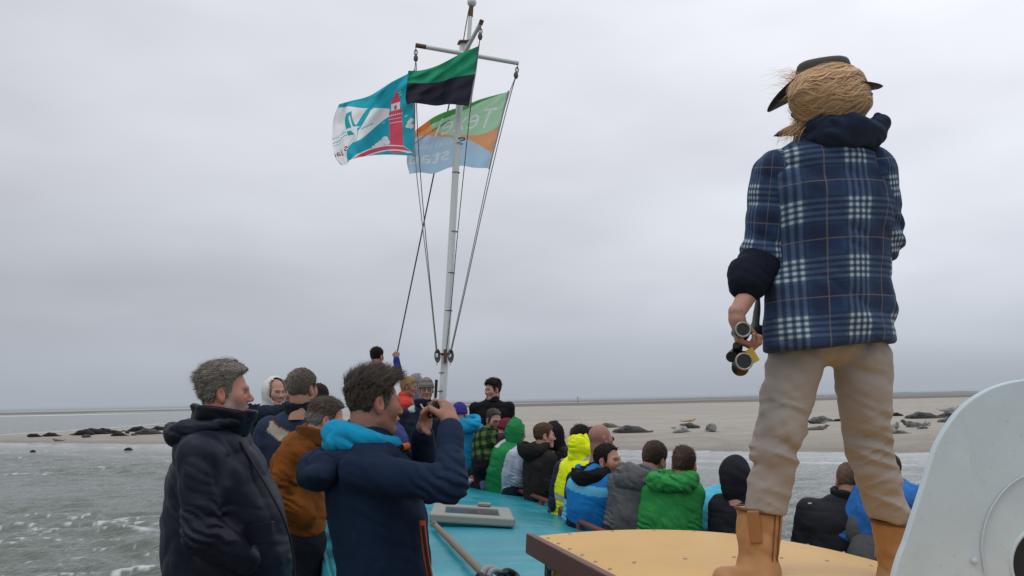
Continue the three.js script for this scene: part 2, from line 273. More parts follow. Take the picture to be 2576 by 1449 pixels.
{ // hull, decks
  const st = []; for (let z = 7; z >= -14.1; z -= 0.35) st.push(z); const prof = [[1.02, -1.46], [1.0, -1.5], [1.0, -1.68], [0.96, -2.0], [0.8, -2.45], [0.45, -2.9], [0.02, -3.1]];
  const pos = [], idx = [], row = prof.length * 2; st.forEach((z, j) => {
    const b = beam(z), sheer = z < -6 ? 0.03 * (-z - 6) : 0, up = Math.max(0.02, b / 2.28);
    for (const s of [-1, 1]) prof.forEach(([w, y], k) => pos.push(CX + s * b * w * (k > 2 ? 0.4 + 0.6 * up : 1), y + sheer, z + (k > 3 && z < -9 ? 0.25 * (k - 3) : 0)));
    if (j) for (const s of [0, 1]) for (let k = 0; k < prof.length - 1; k++) { const a = (j - 1) * row + s * prof.length + k, c = a + row; s ? idx.push(a, c, c + 1, a, c + 1, a + 1) : idx.push(a, c + 1, c, a, a + 1, c + 1); }
  });
  const g = new THREE.BufferGeometry(); g.setAttribute('position', new THREE.Float32BufferAttribute(pos, 3)); g.setIndex(idx); g.computeVertexNormals();
  const gm = std([0.02, 0.22, 0.26], 0.4, { side: THREE.DoubleSide }); part(boat, 'hull', g, gm);
  const cap = []; for (const s of [-1, 1]) { const c = []; for (let z = 6.8; z >= -14; z -= 0.4) c.push(V3(CX + s * beam(z) * 1.01, -1.44 + (z < -6 ? 0.03 * (-z - 6) : 0), z)); cap.push(rope(c, 0.045, 90, 8)); } part(boat, 'gunwale', cap, M.rail);
  const sheet = (z0, z1, y, t = 0.05) => { const s = new THREE.Shape(), a = []; for (let z = z0; z >= z1; z -= 0.25) a.push(z); a.push(z1); s.moveTo(CX - beam(a[0]) * 0.985, -a[0]); for (const z of a) s.lineTo(CX - beam(z) * 0.985, -z); for (const z of a.reverse()) s.lineTo(CX + beam(z) * 0.985, -z); return new THREE.ExtrudeGeometry(s, { depth: t, bevelEnabled: false }).rotateX(-Math.PI / 2).translate(0, y - t, 0); };
  part(boat, 'deck', sheet(6.8, -10.2, -1.64), M.deck);
  part(boat, 'foredeck', [sheet(-10.2, -13.9, -1.05), box(beam(-10.2) * 1.9, 0.6, 0.05, CX, -1.36, -10.18)], M.deck);
}
// turquoise cabin roof with camber: outline x(z) on both sides
const roofL = (z) => 0.31 + 0.75 * sstep(-7.2, -9.6, z), roofR = (z) => 2.12 + 0.30 * sstep(-5.0, -7.2, z) - 0.75 * sstep(-8.2, -9.6, z);
const roofY = (x, z) => -0.735 - 0.055 * ((x - 1.4) / 1.05) ** 2;
function camberSheet(nx, nz, xl, xr, z0, z1, yf, thick) {
  const pos = [], uv = [], idx = [], row = nx + 1, top = (nx + 1) * (nz + 1);
  for (let s = 0; s < 2; s++) for (let j = 0; j <= nz; j++) for (let i = 0; i <= nx; i++) { const z = mix(z0, z1, j / nz), x = mix(xl(z), xr(z), i / nx); pos.push(x, yf(x, z) - s * thick, z); uv.push(x / 2.2, z / 2.2); }
  for (let j = 0; j < nz; j++) for (let i = 0; i < nx; i++) { const o = j * row + i; idx.push(o, o + 1, o + row + 1, o, o + row + 1, o + row); const q = o + top; idx.push(q, q + row + 1, q + 1, q, q + row, q + row + 1); }
  const g = new THREE.BufferGeometry(); g.setAttribute('position', new THREE.Float32BufferAttribute(pos, 3)); g.setAttribute('uv', new THREE.Float32BufferAttribute(uv, 2)); g.setIndex(idx); g.computeVertexNormals();
  // edge band
  const e = [], ei = [], loop = []; for (let i = 0; i <= nx; i++) loop.push(i); for (let j = 1; j <= nz; j++) loop.push(j * row + nx); for (let i = nx - 1; i >= 0; i--) loop.push(nz * row + i); for (let j = nz - 1; j >= 0; j--) loop.push(j * row);
  loop.forEach((o, k) => { for (const q of [o, o + top]) e.push(pos[q * 3], pos[q * 3 + 1], pos[q * 3 + 2]); if (k) { const a = (k - 1) * 2; ei.push(a, a + 2, a + 3, a, a + 3, a + 1); } });
  const g2 = new THREE.BufferGeometry(); g2.setAttribute('position', new THREE.Float32BufferAttribute(e, 3)); g2.setAttribute('uv', new THREE.Float32BufferAttribute(new Float32Array(e.length / 3 * 2), 2)); g2.setIndex(ei); g2.computeVertexNormals();
  return [g, g2];
}
{
  const dbl = M.teal; dbl.side = THREE.DoubleSide;
  part(boat, 'cabin_roof', camberSheet(14, 40, roofL, roofR, -3.3, -9.7, roofY, 0.05), dbl);
  const wall = (f, s, y0, y1, t) => { const pos = [], idx = []; let n = 0; for (let z = -3.32; z >= -9.7; z -= 0.2) { for (const q of [0, t]) for (const y of [y0, y1]) pos.push(f(z) + s * (0.04 + q), roofY(f(z), z) + y, z); if (n++) { const b = n * 4 - 4, a = b - 4; idx.push(a, b, b + 1, a, b + 1, a + 1, a + 2, b + 3, b + 2, a + 2, a + 3, b + 3, a + 1, b + 1, b + 3, a + 1, b + 3, a + 3); } }
    const g = new THREE.BufferGeometry(); g.setAttribute('position', new THREE.Float32BufferAttribute(pos, 3)); g.setAttribute('uv', new THREE.Float32BufferAttribute(new Float32Array(pos.length / 3 * 2), 2)); g.setIndex(idx); g.computeVertexNormals(); return g; };
  M.white.side = M.tealTrim.side = THREE.DoubleSide;
  for (const [f, s] of [[roofL, 1], [roofR, -1]]) part(boat, 'cabin_side', wall(f, s, -0.9, -0.05, 0.03), M.white);
  for (const [f, s] of [[roofL, -1], [roofR, 1]]) part(boat, 'trim_strip', wall(f, s, -0.1, 0.006, -0.035), M.tealTrim);
  for (const z of [-4.55, -5.5, -6.5]) { const w = part(boat, 'cabin_window', rbox(0.03, 0.34, 0.62, 0.012, 0.345, -1.16, z), M.dark); part(w, 'pane', box(0.012, 0.26, 0.54, 0.326, -1.16, z), M.glass); }
  // varnished grab rails along both roof edges, on short feet
  for (const [f, s] of [[roofL, 1], [roofR, -1]]) { const c = [], feet = []; for (let z = -4; z >= -9; z -= 0.25) c.push(V3(f(z) + s * 0.07, roofY(f(z), z) + 0.062, z)); for (let z = -4.2; z >= -9; z -= 0.42) feet.push(box(0.03, 0.05, 0.07, f(z) + s * 0.07, roofY(f(z), z) + 0.03, z)); part(boat, 'grab_rail', [rope(c, 0.02, 60, 8), ...feet], M.rail); }
}
{ // skylight hatch
  const a = onBoat(1098, 1280, -0.70), b = onBoat(1272, 1318, -0.70), c = L(a.clone().lerp(b, 0.5)); const w = 0.57, d = 0.54;
  const h = new THREE.Group(); h.name = 'skylight_hatch'; h.position.set(c.x + 0.02, roofY(c.x, c.z) + 0.045, c.z); h.rotation.set(0.0, -0.22, -0.02); boat.add(h);
  part(h, 'hatch_frame', [rbox(w, 0.06, 0.1, 0.015, 0, 0, d / 2), rbox(w, 0.06, 0.1, 0.015, 0, 0, -d / 2), rbox(0.1, 0.058, d - 0.1, 0.015, w / 2 - 0.05, 0, 0), rbox(0.1, 0.058, d - 0.1, 0.015, -w / 2 + 0.05, 0, 0)], M.alu);
  part(h, 'pane', box(w - 0.18, 0.012, d - 0.08, 0, 0.014, 0), M.glass); part(h, 'latch', rbox(0.10, 0.03, 0.04, 0.012, 0.09, 0.045, -d / 2), M.alu); part(h, 'coaming', box(w - 0.06, 0.04, d, 0, -0.035, 0), M.tealTrim);
}
{ // yellow cabin with cambered roof, brown edge, grey pane
  const yf = (x) => -0.472 - 0.1 * (x - 1.68) ** 2, xl = () => 1.10, xr = () => 3.35, z0 = -0.9, z1 = -3.42;
  const dy = M.yellow; dy.side = THREE.DoubleSide; part(boat, 'yellow_roof', camberSheet(30, 4, xl, xr, z0, z1, (x) => yf(x), 0.025), dy);
  part(boat, 'roof_edge', [rbox(0.035, 0.085, z0 - z1 + 0.04, 0.006, 1.083, yf(1.1) - 0.032, (z0 + z1) / 2)], M.brown);
  { const c = []; for (let i = 0; i <= 24; i++) { const x = mix(1.1, 3.35, i / 24); c.push(V3(x, yf(x) - 0.035, z1 - 0.012)); } part(boat, 'roof_edge', rope(c, 0.022, 48, 6), M.brown); }
  part(boat, 'cabin_wall', [box(0.05, 1.08, z0 - z1 - 0.1, 1.20, -1.10, (z0 + z1) / 2), box(2.0, 0.9, 0.05, 2.25, -1.2, z1 + 0.07)], M.yellowSide);
  part(boat, 'corner_post', rbox(0.035, 1.08, 0.045, 0.006, 1.165, -1.10, z1 + 0.025), M.brown);
  const w = part(boat, 'side_window', box(0.02, 0.40, 1.6, 1.166, -0.87, -2.36), M.yellowSide); part(w, 'pane', box(0.012, 0.36, 1.55, 1.155, -0.87, -2.36), M.pane);
  const hk = part(boat, 'hook_latch', [rope([V3(1.155, -0.60, -3.27), V3(1.13, -0.62, -3.25), V3(1.14, -0.66, -3.26), V3(1.15, -0.71, -3.27)], 0.006, 16, 6), rope([V3(1.15, -0.585, -3.27), V3(1.12, -0.575, -3.27), V3(1.12, -0.61, -3.27), V3(1.15, -0.62, -3.27)], 0.005, 14, 6), rbox(0.03, 0.05, 0.04, 0.008, 1.16, -0.74, -3.27)], M.steel);
  const sc = [], put = (x, z) => sc.push(new THREE.CylinderGeometry(0.006, 0.008, 0.004, 10).translate(x, yf(x) + 0.002, z));
  for (let z = -3.34; z < -1.2; z += 0.135) put(1.135, z); for (let x = 1.25; x < 3.3; x += 0.20) { put(x, -3.39); put(x, -2.72); }
  for (const s of sc) part(boat, 'screw', s, M.screw);
}
{ // pale curved end panel of the wheelhouse with a round opening, close on the right
  const d = 1.75, zz = P(2400, 1250, d).z, o = new THREE.Shape(), q = (px, py) => { const r = ray(px, py), p = r.multiplyScalar(zz / r.z).add(camera.position); return new THREE.Vector2(p.x, p.y); };
  const pts = [[2238, 1500], [2282, 1350], [2322, 1225], [2352, 1130], [2385, 1070], [2425, 1022], [2475, 988], [2530, 967], [2590, 957]].map(([x, y]) => q(x, y)); const far = pts[pts.length - 1];
  o.moveTo(pts[0].x - 0.12, pts[0].y - 0.45); o.splineThru(pts); o.lineTo(far.x + 0.12, far.y - 0.01); o.bezierCurveTo(far.x + 0.3, far.y - 0.05, far.x + 0.36, far.y - 0.3, far.x + 0.38, far.y - 0.75); o.closePath();
  const c = q(2640, 1425), hole = new THREE.Path(); hole.absarc(c.x, c.y, 0.083, 0, 6.2832, true); o.holes.push(hole);
  const inv = (g) => g.applyMatrix4(BI); const sh = new THREE.Group(); 
  const body = new THREE.ExtrudeGeometry(o, { depth: 0.012, bevelEnabled: true, bevelSize: 0.004, bevelThickness: 0.004, bevelSegments: 3, curveSegments: 24 }).translate(0, 0, zz - 0.008);
  const pn = part(boat, 'wheelhouse_panel', inv(body), M.pale);
  const ring = (r, t) => inv(new THREE.TorusGeometry(r, t, 12, 48).translate(c.x, c.y, zz + 0.008));
  part(pn, 'porthole_rim', mergeGeometries([ring(0.088, 0.004)]), M.pale); part(pn, 'porthole', inv(new THREE.CylinderGeometry(0.082, 0.082, 0.03, 40).rotateX(Math.PI / 2).translate(c.x, c.y, zz - 0.02)), M.dark);
  const wq = [[2470, 1440], [2462, 1370], [2480, 1290], [2530, 1220], [2590, 1185]].map(([x, y]) => { const v = q(x, y); return V3(v.x, v.y, zz + 0.012); }); part(pn, 'weld_bead', inv(rope(wq, 0.0022, 40, 8)), M.pale);
  const s1 = q(2443, 1408); part(pn, 'screw', inv(new THREE.SphereGeometry(0.007, 10, 8).scale(1, 1, 0.5).translate(s1.x, s1.y, zz + 0.013)), M.pale);
}
// ---------------------------------------------------------------- mast and rigging
const MZ = 10;
const mast = part(boat, 'mast', [rod(Zp(1106, 1120, MZ), Zp(1128, 760, MZ), 0.047, 0.047, 20), rod(Zp(1128, 760, MZ), Zp(1164, 112, MZ), 0.047, 0.042, 20), rod(Zp(1172, 200, MZ - 0.08), Zp(1185, 22, MZ - 0.08), 0.028, 0.026, 14),
  rod(Zp(1164, 112, MZ), Zp(1164.5, 106, MZ), 0.05, 0.05, 20)].map((g) => g.applyMatrix4(BI)), M.mast);
const rig = (name, geos, mat) => part(mast, name, geos.map((g) => g.applyMatrix4(BI)), mat);
{
  const ball = Zp(1187, 6, MZ - 0.08); rig('mast_ball', [new THREE.SphereGeometry(0.062, 16, 12).translate(ball.x, ball.y, ball.z)], M.mast);
  rig('rusty_collar', [rod(Zp(1185.4, 18, MZ - 0.08), Zp(1184, 42, MZ - 0.08), 0.031, 0.030, 14)], M.rust);
  const yl = Zp(1047, 114, MZ - 0.07), yr = Zp(1305, 159, MZ - 0.07); rig('yard', [rod(yl, yr, 0.03, 0.03, 14)], M.mast); rig('rusty_end', [rod(yl.clone().lerp(yr, -0.004), yl.clone().lerp(yr, 0.10), 0.0306, 0.0306, 14)], M.rust);
  rig('gaff', [rod(Zp(1168, 135, MZ - 0.1), Zp(1211, 55, MZ - 0.45), 0.026, 0.026, 12)], M.mast); rig('rusty_end', [rod(Zp(1208.5, 62, MZ - 0.44), Zp(1212.5, 50, MZ - 0.46), 0.028, 0.029, 12)], M.rust);
  const bt = (px, py, r, t) => { const a = Zp(px, py, MZ), g = new THREE.TorusGeometry(r, t, 8, 28).rotateX(Math.PI / 2); return g.translate(a.x, a.y, a.z); };
  for (const [x, y] of [[1154, 362], [1160, 350], [1147, 435], [1140.5, 583], [1134, 687], [1128, 782], [1120, 893], [1114, 938], [1111, 984], [1111, 1030]]) rig('mast_band', [bt(x, y, 0.048, y < 360 ? 0.009 : 0.005)], y < 370 ? M.rust : M.black);
  rig('top_bracket', [rod(Zp(1156, 103, MZ - 0.1), Zp(1180, 103, MZ - 0.1), 0.016, 0.016), rod(Zp(1156, 103, MZ - 0.1), Zp(1152, 112, MZ - 0.1), 0.013, 0.013), rod(Zp(1180, 100, MZ - 0.1), Zp(1184, 104, MZ - 0.1), 0.02, 0.02), bt(1164, 110, 0.05, 0.012)], M.rust);
  rig('black_bracket', [rod(Zp(1098, 955, MZ - 0.1), Zp(1095.5, 1000, MZ - 0.1), 0.018, 0.018, 8), rod(Zp(1095, 1000, MZ - 0.1), Zp(1095, 1040, MZ - 0.1), 0.014, 0.014, 8)], M.black);
  // blocks: shackle ring, link, wooden shell
  const block = (px, py, qx, qy, z) => { const a = Zp(px, py, z), b = Zp(qx, qy, z), m = a.clone().lerp(b, 0.35), e = a.clone().lerp(b, 0.72), s = new THREE.SphereGeometry(0.040, 12, 10).scale(0.75, 1.25, 0.6).translate(e.x, e.y, e.z), r = new THREE.TorusGeometry(0.02, 0.006, 6, 16).scale(1, 1.7, 1).translate(m.x, m.y, m.z); return [rod(a, b, 0.006, 0.006, 6), s, r]; };
  rig('block', block(1046, 118, 1046, 158, MZ - 0.07), M.rope); rig('block', block(1303, 163, 1296, 200, MZ - 0.07), M.rope); rig('block', block(1210, 66, 1207, 102, MZ - 0.45), M.rope);
  const line = (pts, r, m) => rig('halyard', [rope(pts.map(([x, y, z]) => Zp(x, y, z)), r, 20, 5)], m);
  line([[1045, 158, 9.93], [1043, 180, 9.93], [1041, 270, 9.93], [1045, 400, 9.95], [1062, 560, 9.96], [1082, 730, 9.96], [1098, 890, 9.94]], 0.0065, M.ropeLight);
  line([[1047, 158, 9.93], [1049, 300, 9.95], [1060, 470, 9.96], [1081, 700, 9.96], [1100, 888, 9.94]], 0.006, M.rope);
  line([[1296, 196, 9.93], [1286, 220, 9.93], [1262, 300, 9.93], [1232, 424, 9.95], [1200, 575, 9.95], [1166, 735, 9.95], [1131, 893, 9.94]], 0.0065, M.ropeLight);
  line([[1296, 198, 9.93], [1276, 270, 9.94], [1238, 424, 9.95], [1204, 575, 9.95], [1168, 740, 9.95], [1134, 890, 9.94]], 0.006, M.rope);
  line([[1207, 100, 9.55], [1198, 160, 9.6], [1185, 260, 9.7], [1168, 420, 9.85], [1150, 600, 9.93], [1134, 780, 9.94], [1122, 893, 9.94]], 0.006, M.rope);
  line([[1180, 22, 9.9], [1173, 60, 9.9], [1166, 101, 9.9]], 0.007, M.rope);
  rig('stay', [rope([Zp(1165, 108, 10.02), Zp(1130, 262, 10.15), Zp(1092, 436, 10.3), Zp(1050, 640, 10.5), Zp(999, 888, 10.75), Zp(975, 1010, 10.9)], 0.010, 30, 6)], M.rope);
  // coils of rope hung on the cleats
  for (const [x, y] of [[1099, 893], [1132, 893]]) { const a = Zp(x, y, MZ - 0.08), gs = []; for (let k = 0; k < 4; k++) gs.push(new THREE.TorusGeometry(0.034 + 0.004 * k, 0.010, 8, 20).scale(0.75, 1.55, 1).rotateY(0.3 * k - 0.4).translate(a.x + 0.004 * k, a.y - 0.004 * k, a.z + 0.012 * k)); const t = a.clone(); t.y -= 0.13; gs.push(rod(a, t, 0.006, 0.004, 6)); rig('rope_coil', gs, M.rope); }
  const cl = Zp(1117, 892, MZ - 0.06); rig('cleat', [rod(Zp(1101, 890, MZ - 0.05), Zp(1131, 890, MZ - 0.05), 0.012, 0.012, 8), box(0.035, 0.17, 0.035, cl.x + 0.015, cl.y - 0.02, cl.z)], M.rust);
}
// ---------------------------------------------------------------- flags (seen from behind, so their writing reads mirrored)
function coons(top, bot, left, right, nu, nv, ripple, zd) {       // edges as pixel curves, left->right and top->bottom
  const C = (a) => new THREE.CatmullRomCurve3(a.map(([x, y]) => V3(x, y, 0)), false, 'centripetal'), T = C(top), B = C(bot), Lf = C(left), R = C(right), pos = [], uv = [], idx = [];
  const p00 = T.getPointAt(0), p10 = T.getPointAt(1), p01 = B.getPointAt(0), p11 = B.getPointAt(1);
  for (let j = 0; j <= nv; j++) for (let i = 0; i <= nu; i++) {
    const u = i / nu, v = j / nv, a = T.getPointAt(u).multiplyScalar(1 - v).addScaledVector(B.getPointAt(u), v), b = Lf.getPointAt(v).multiplyScalar(1 - u).addScaledVector(R.getPointAt(v), u);
    const c = p00.clone().multiplyScalar((1 - u) * (1 - v)).addScaledVector(p10, u * (1 - v)).addScaledVector(p01, (1 - u) * v).addScaledVector(p11, u * v), q = a.add(b).sub(c), w = Zp(q.x, q.y, zd + ripple(u, v));
    pos.push(w.x, w.y, w.z); uv.push(u, 1 - v); if (i < nu && j < nv) { const o = j * (nu + 1) + i; idx.push(o, o + nu + 1, o + nu + 2, o, o + nu + 2, o + 1); }
  }
  const g = new THREE.BufferGeometry(); g.setAttribute('position', new THREE.Float32BufferAttribute(pos, 3)); g.setAttribute('uv', new THREE.Float32BufferAttribute(uv, 2)); g.setIndex(idx); g.computeVertexNormals(); return g;
}
function canvasTex(w, h, draw) { const c = document.createElement('canvas'); c.width = w; c.height = h; const x = c.getContext('2d'); x.scale(w, h); draw(x, w, h); const t = new THREE.CanvasTexture(c); t.colorSpace = THREE.SRGBColorSpace; return t; }
const cloth = (map, tr) => new THREE.MeshPhysicalMaterial({ map, roughness: 1, side: THREE.DoubleSide, transmission: tr, thickness: 0, ior: 1.05, specularIntensity: 0.2 });
const poly = (x, pts, fill) => { x.fillStyle = fill; x.beginPath(); pts.forEach(([a, b], i) => (i ? x.lineTo(a, b) : x.moveTo(a, b))); x.closePath(); x.fill(); };
function mirrored(x, s, cx, cy, h, sx, fill, font = 'sans-serif', rot = 0, weight = 'bold') { x.save(); x.translate(cx, cy); x.rotate(rot); x.scale(-sx * h / 100, h / 100); x.font = weight + ' 100px ' + font; x.textAlign = 'center'; x.textBaseline = 'middle'; x.fillStyle = fill; x.fillText(s, 0, 0); x.restore(); }
{
  const tex = canvasTex(1024, 1024, (x) => {
    x.fillStyle = '#38b8ca'; x.fillRect(0, 0, 1, 1);
    x.fillStyle = '#ffffff'; x.beginPath(); x.moveTo(0, 0.06); x.lineTo(0.16, 0.10); x.lineTo(0.70, 0.37); x.lineTo(0.70, 0.47); x.bezierCurveTo(0.48, 0.56, 0.42, 0.70, 0.28, 0.72); x.bezierCurveTo(0.16, 0.76, 0.16, 0.92, 0.10, 1); x.lineTo(0, 1); x.closePath(); x.fill();
    const R = '#f5627a', Wt = '#ffffff';
    poly(x, [[0.71, 0.97], [0.70, 0.47], [0.685, 0.44], [0.86, 0.44], [0.85, 0.47], [0.875, 0.97]], R); poly(x, [[0.695, 0.44], [0.695, 0.41], [0.86, 0.41], [0.86, 0.44]], R);
    poly(x, [[0.715, 0.41], [0.715, 0.31], [0.825, 0.31], [0.825, 0.41]], Wt); poly(x, [[0.70, 0.315], [0.735, 0.24], [0.76, 0.19], [0.785, 0.19], [0.81, 0.24], [0.835, 0.315]], R);
    x.fillStyle = R; x.beginPath(); x.ellipse(0.772, 0.185, 0.013, 0.025, 0, 0, 7); x.fill(); x.beginPath(); x.ellipse(0.77, 0.375, 0.018, 0.03, 0, 0, 7); x.fill();
    x.fillStyle = Wt; for (const [a, y] of [[0.70, 0.465], [0.69, 0.515], [0.70, 0.565]]) x.fillRect(a, y, 0.155, 0.007); for (let k = 0; k < 7; k++) x.fillRect(0.70 + k * 0.024, 0.452, 0.005, 0.03);
    // shore in red with white edge
    x.fillStyle = Wt; x.beginPath(); x.moveTo(0.16, 1); x.bezierCurveTo(0.3, 0.91, 0.5, 0.84, 0.71, 0.86); x.lineTo(0.87, 0.88); x.lineTo(0.985, 0.965); x.lineTo(0.92, 0.97); x.bezierCurveTo(0.7, 0.9, 0.5, 0.98, 0.4, 1); x.closePath(); x.fill();
    x.fillStyle = R; x.beginPath(); x.moveTo(0.18, 1); x.bezierCurveTo(0.34, 0.93, 0.5, 0.865, 0.71, 0.875); x.lineTo(0.87, 0.89); x.lineTo(0.97, 0.955); x.bezierCurveTo(0.7, 0.885, 0.5, 0.95, 0.34, 1); x.closePath(); x.fill();
    x.fillStyle = Wt; for (const [a, b, r] of [[0.55, 0.84, 0.035], [0.60, 0.82, 0.045], [0.645, 0.77, 0.04], [0.665, 0.82, 0.04], [0.50, 0.865, 0.025], [0.945, 0.60, 0.03], [0.925, 0.64, 0.03], [0.965, 0.58, 0.03], [0.965, 0.65, 0.03]]) { x.beginPath(); x.ellipse(a, b, r, r * 0.9, 0, 0, 7); x.fill(); }
    for (const [a, b] of [[0.815, 0.2], [0.83, 0.235], [0.90, 0.52], [0.63, 0.545]]) { x.lineWidth = 0.007; x.strokeStyle = Wt; x.beginPath(); x.moveTo(a - 0.015, b - 0.01); x.quadraticCurveTo(a - 0.005, b, a, b); x.quadraticCurveTo(a + 0.006, b - 0.01, a + 0.018, b - 0.012); x.stroke(); }
    // big V with a gull across it
    const T = '#38b8c0'; x.fillStyle = T; x.beginPath(); x.moveTo(0.475, 0.225); x.lineTo(0.40, 0.235); x.bezierCurveTo(0.33, 0.33, 0.31, 0.44, 0.285, 0.45); x.bezierCurveTo(0.25, 0.38, 0.22, 0.30, 0.215, 0.20); x.lineTo(0.155, 0.215); x.bezierCurveTo(0.13, 0.33, 0.17, 0.45, 0.205, 0.60); x.lineTo(0.295, 0.60); x.bezierCurveTo(0.37, 0.47, 0.42, 0.36, 0.455, 0.27); x.lineTo(0.475, 0.28); x.closePath(); x.fill();
    x.fillStyle = Wt; x.strokeStyle = T; x.lineWidth = 0.006; x.beginPath(); x.moveTo(0.19, 0.25); x.bezierCurveTo(0.18, 0.33, 0.21, 0.40, 0.235, 0.47); x.lineTo(0.13, 0.49); x.lineTo(0.14, 0.535); x.lineTo(0.23, 0.525); x.bezierCurveTo(0.26, 0.57, 0.29, 0.60, 0.27, 0.65); x.bezierCurveTo(0.23, 0.70, 0.20, 0.74, 0.185, 0.79); x.bezierCurveTo(0.27, 0.72, 0.33, 0.66, 0.315, 0.57); x.lineTo(0.31, 0.505); x.lineTo(0.345, 0.50); x.bezierCurveTo(0.30, 0.44, 0.26, 0.50, 0.25, 0.44); x.bezierCurveTo(0.23, 0.36, 0.215, 0.29, 0.19, 0.25); x.closePath(); x.fill(); x.stroke();
    x.lineWidth = 0.011; const wave = (x0, x1, y0, y1) => { x.beginPath(); for (let k = 0; k <= 40; k++) { const t = k / 40; x.lineTo(mix(x0, x1, t), mix(y0, y1, t) + 0.006 * Math.sin(t * 30)); } x.stroke(); }; wave(0.36, 0.50, 0.535, 0.50); wave(0.0, 0.2, 0.63, 0.575);
    mirrored(x, 'VVV Texel', 0.08, 0.545, 0.045, 1.0, '#4d8f96', 'sans-serif', -0.12, 'normal'); x.lineWidth = 0.006; wave(0.0, 0.15, 0.675, 0.635);
    mirrored(x, '5 jaar', 0.055, 0.80, 0.11, 0.9, '#a04060', 'sans-serif', -0.05, 'bold');
  });
  const g = coons([[853, 262], [886, 253], [927, 242], [986, 206], [1023, 187], [1042, 176]], [[858, 416], [873, 413], [880, 403], [927, 392], [973, 389], [1041, 392]], [[853, 262], [841, 291], [836, 328], [836, 359], [844, 397], [858, 416]], [[1042, 176], [1042, 290], [1041, 392]], 90, 60,
    (u, v) => (1 - u) * (0.16 * Math.sin(7.5 * u + 2.6 * v + 0.6) + 0.05 * Math.sin(17 * u + 6 * v)) + 0.05 * Math.exp(-(((v - 0.04) / 0.05) ** 2)) * Math.sin(9 * u) - 0.12 * sstep(0.10, 0, u) + 0.035 * Math.sin(24 * (u * 0.7 + v)) * u * (1 - v) + 0.02 * Math.sin(38 * u - 10 * v) * (1 - u), 9.93);
  const t = thing('lighthouse_flag', 'teal and white flag with red lighthouse and a large V, left of the mast', 'flag', V3(0, 0, 0)); part(t, 'flag_cloth', g, cloth(tex, 0.28));
  part(t, 'hoist_band', rope([Zp(1043, 174, 9.93), Zp(1043, 290, 9.93), Zp(1042, 394, 9.93)], 0.011, 12, 6), M.ropeLight);
}
{
  const tex = canvasTex(512, 512, (x) => { x.fillStyle = '#379f77'; x.fillRect(0, 0, 1, 1); x.fillStyle = '#3a3a44'; x.beginPath(); x.moveTo(0, 0.36); x.lineTo(0.5, 0.44); x.lineTo(1, 0.465); x.lineTo(1, 1); x.lineTo(0, 1); x.fill(); });
  const g = coons([[1027, 178], [1058, 177], [1098, 166], [1161, 134], [1203, 116]], [[1025, 264], [1036, 259], [1067, 262], [1098, 266], [1130, 262], [1161, 265], [1180, 267]], [[1027, 178], [1023, 219], [1020, 250], [1025, 264]], [[1203, 116], [1194, 190], [1180, 267]], 80, 50,
    (u, v) => (1 - u) * (0.07 * Math.sin(9 * u + 3 * v) + 0.03 * Math.sin(22 * u + 9 * v)) + 0.02 * Math.sin(26 * (u * 0.45 + v * 0.9)) * (1 - v * 0.7) + 0.03 * Math.exp(-(((u - 0.7 + v * 0.12) / 0.06) ** 2)), 9.62);
  const t = thing('green_black_flag', 'green over black two-band flag hanging from the gaff of the mast', 'flag', V3(0, 0, 0)); part(t, 'flag_cloth', g, cloth(tex, 0.22));
  part(t, 'hoist_band', rope([Zp(1205, 112, 9.62), Zp(1195, 190, 9.62), Zp(1181, 269, 9.62)], 0.010, 12, 6), M.ropeLight);
}
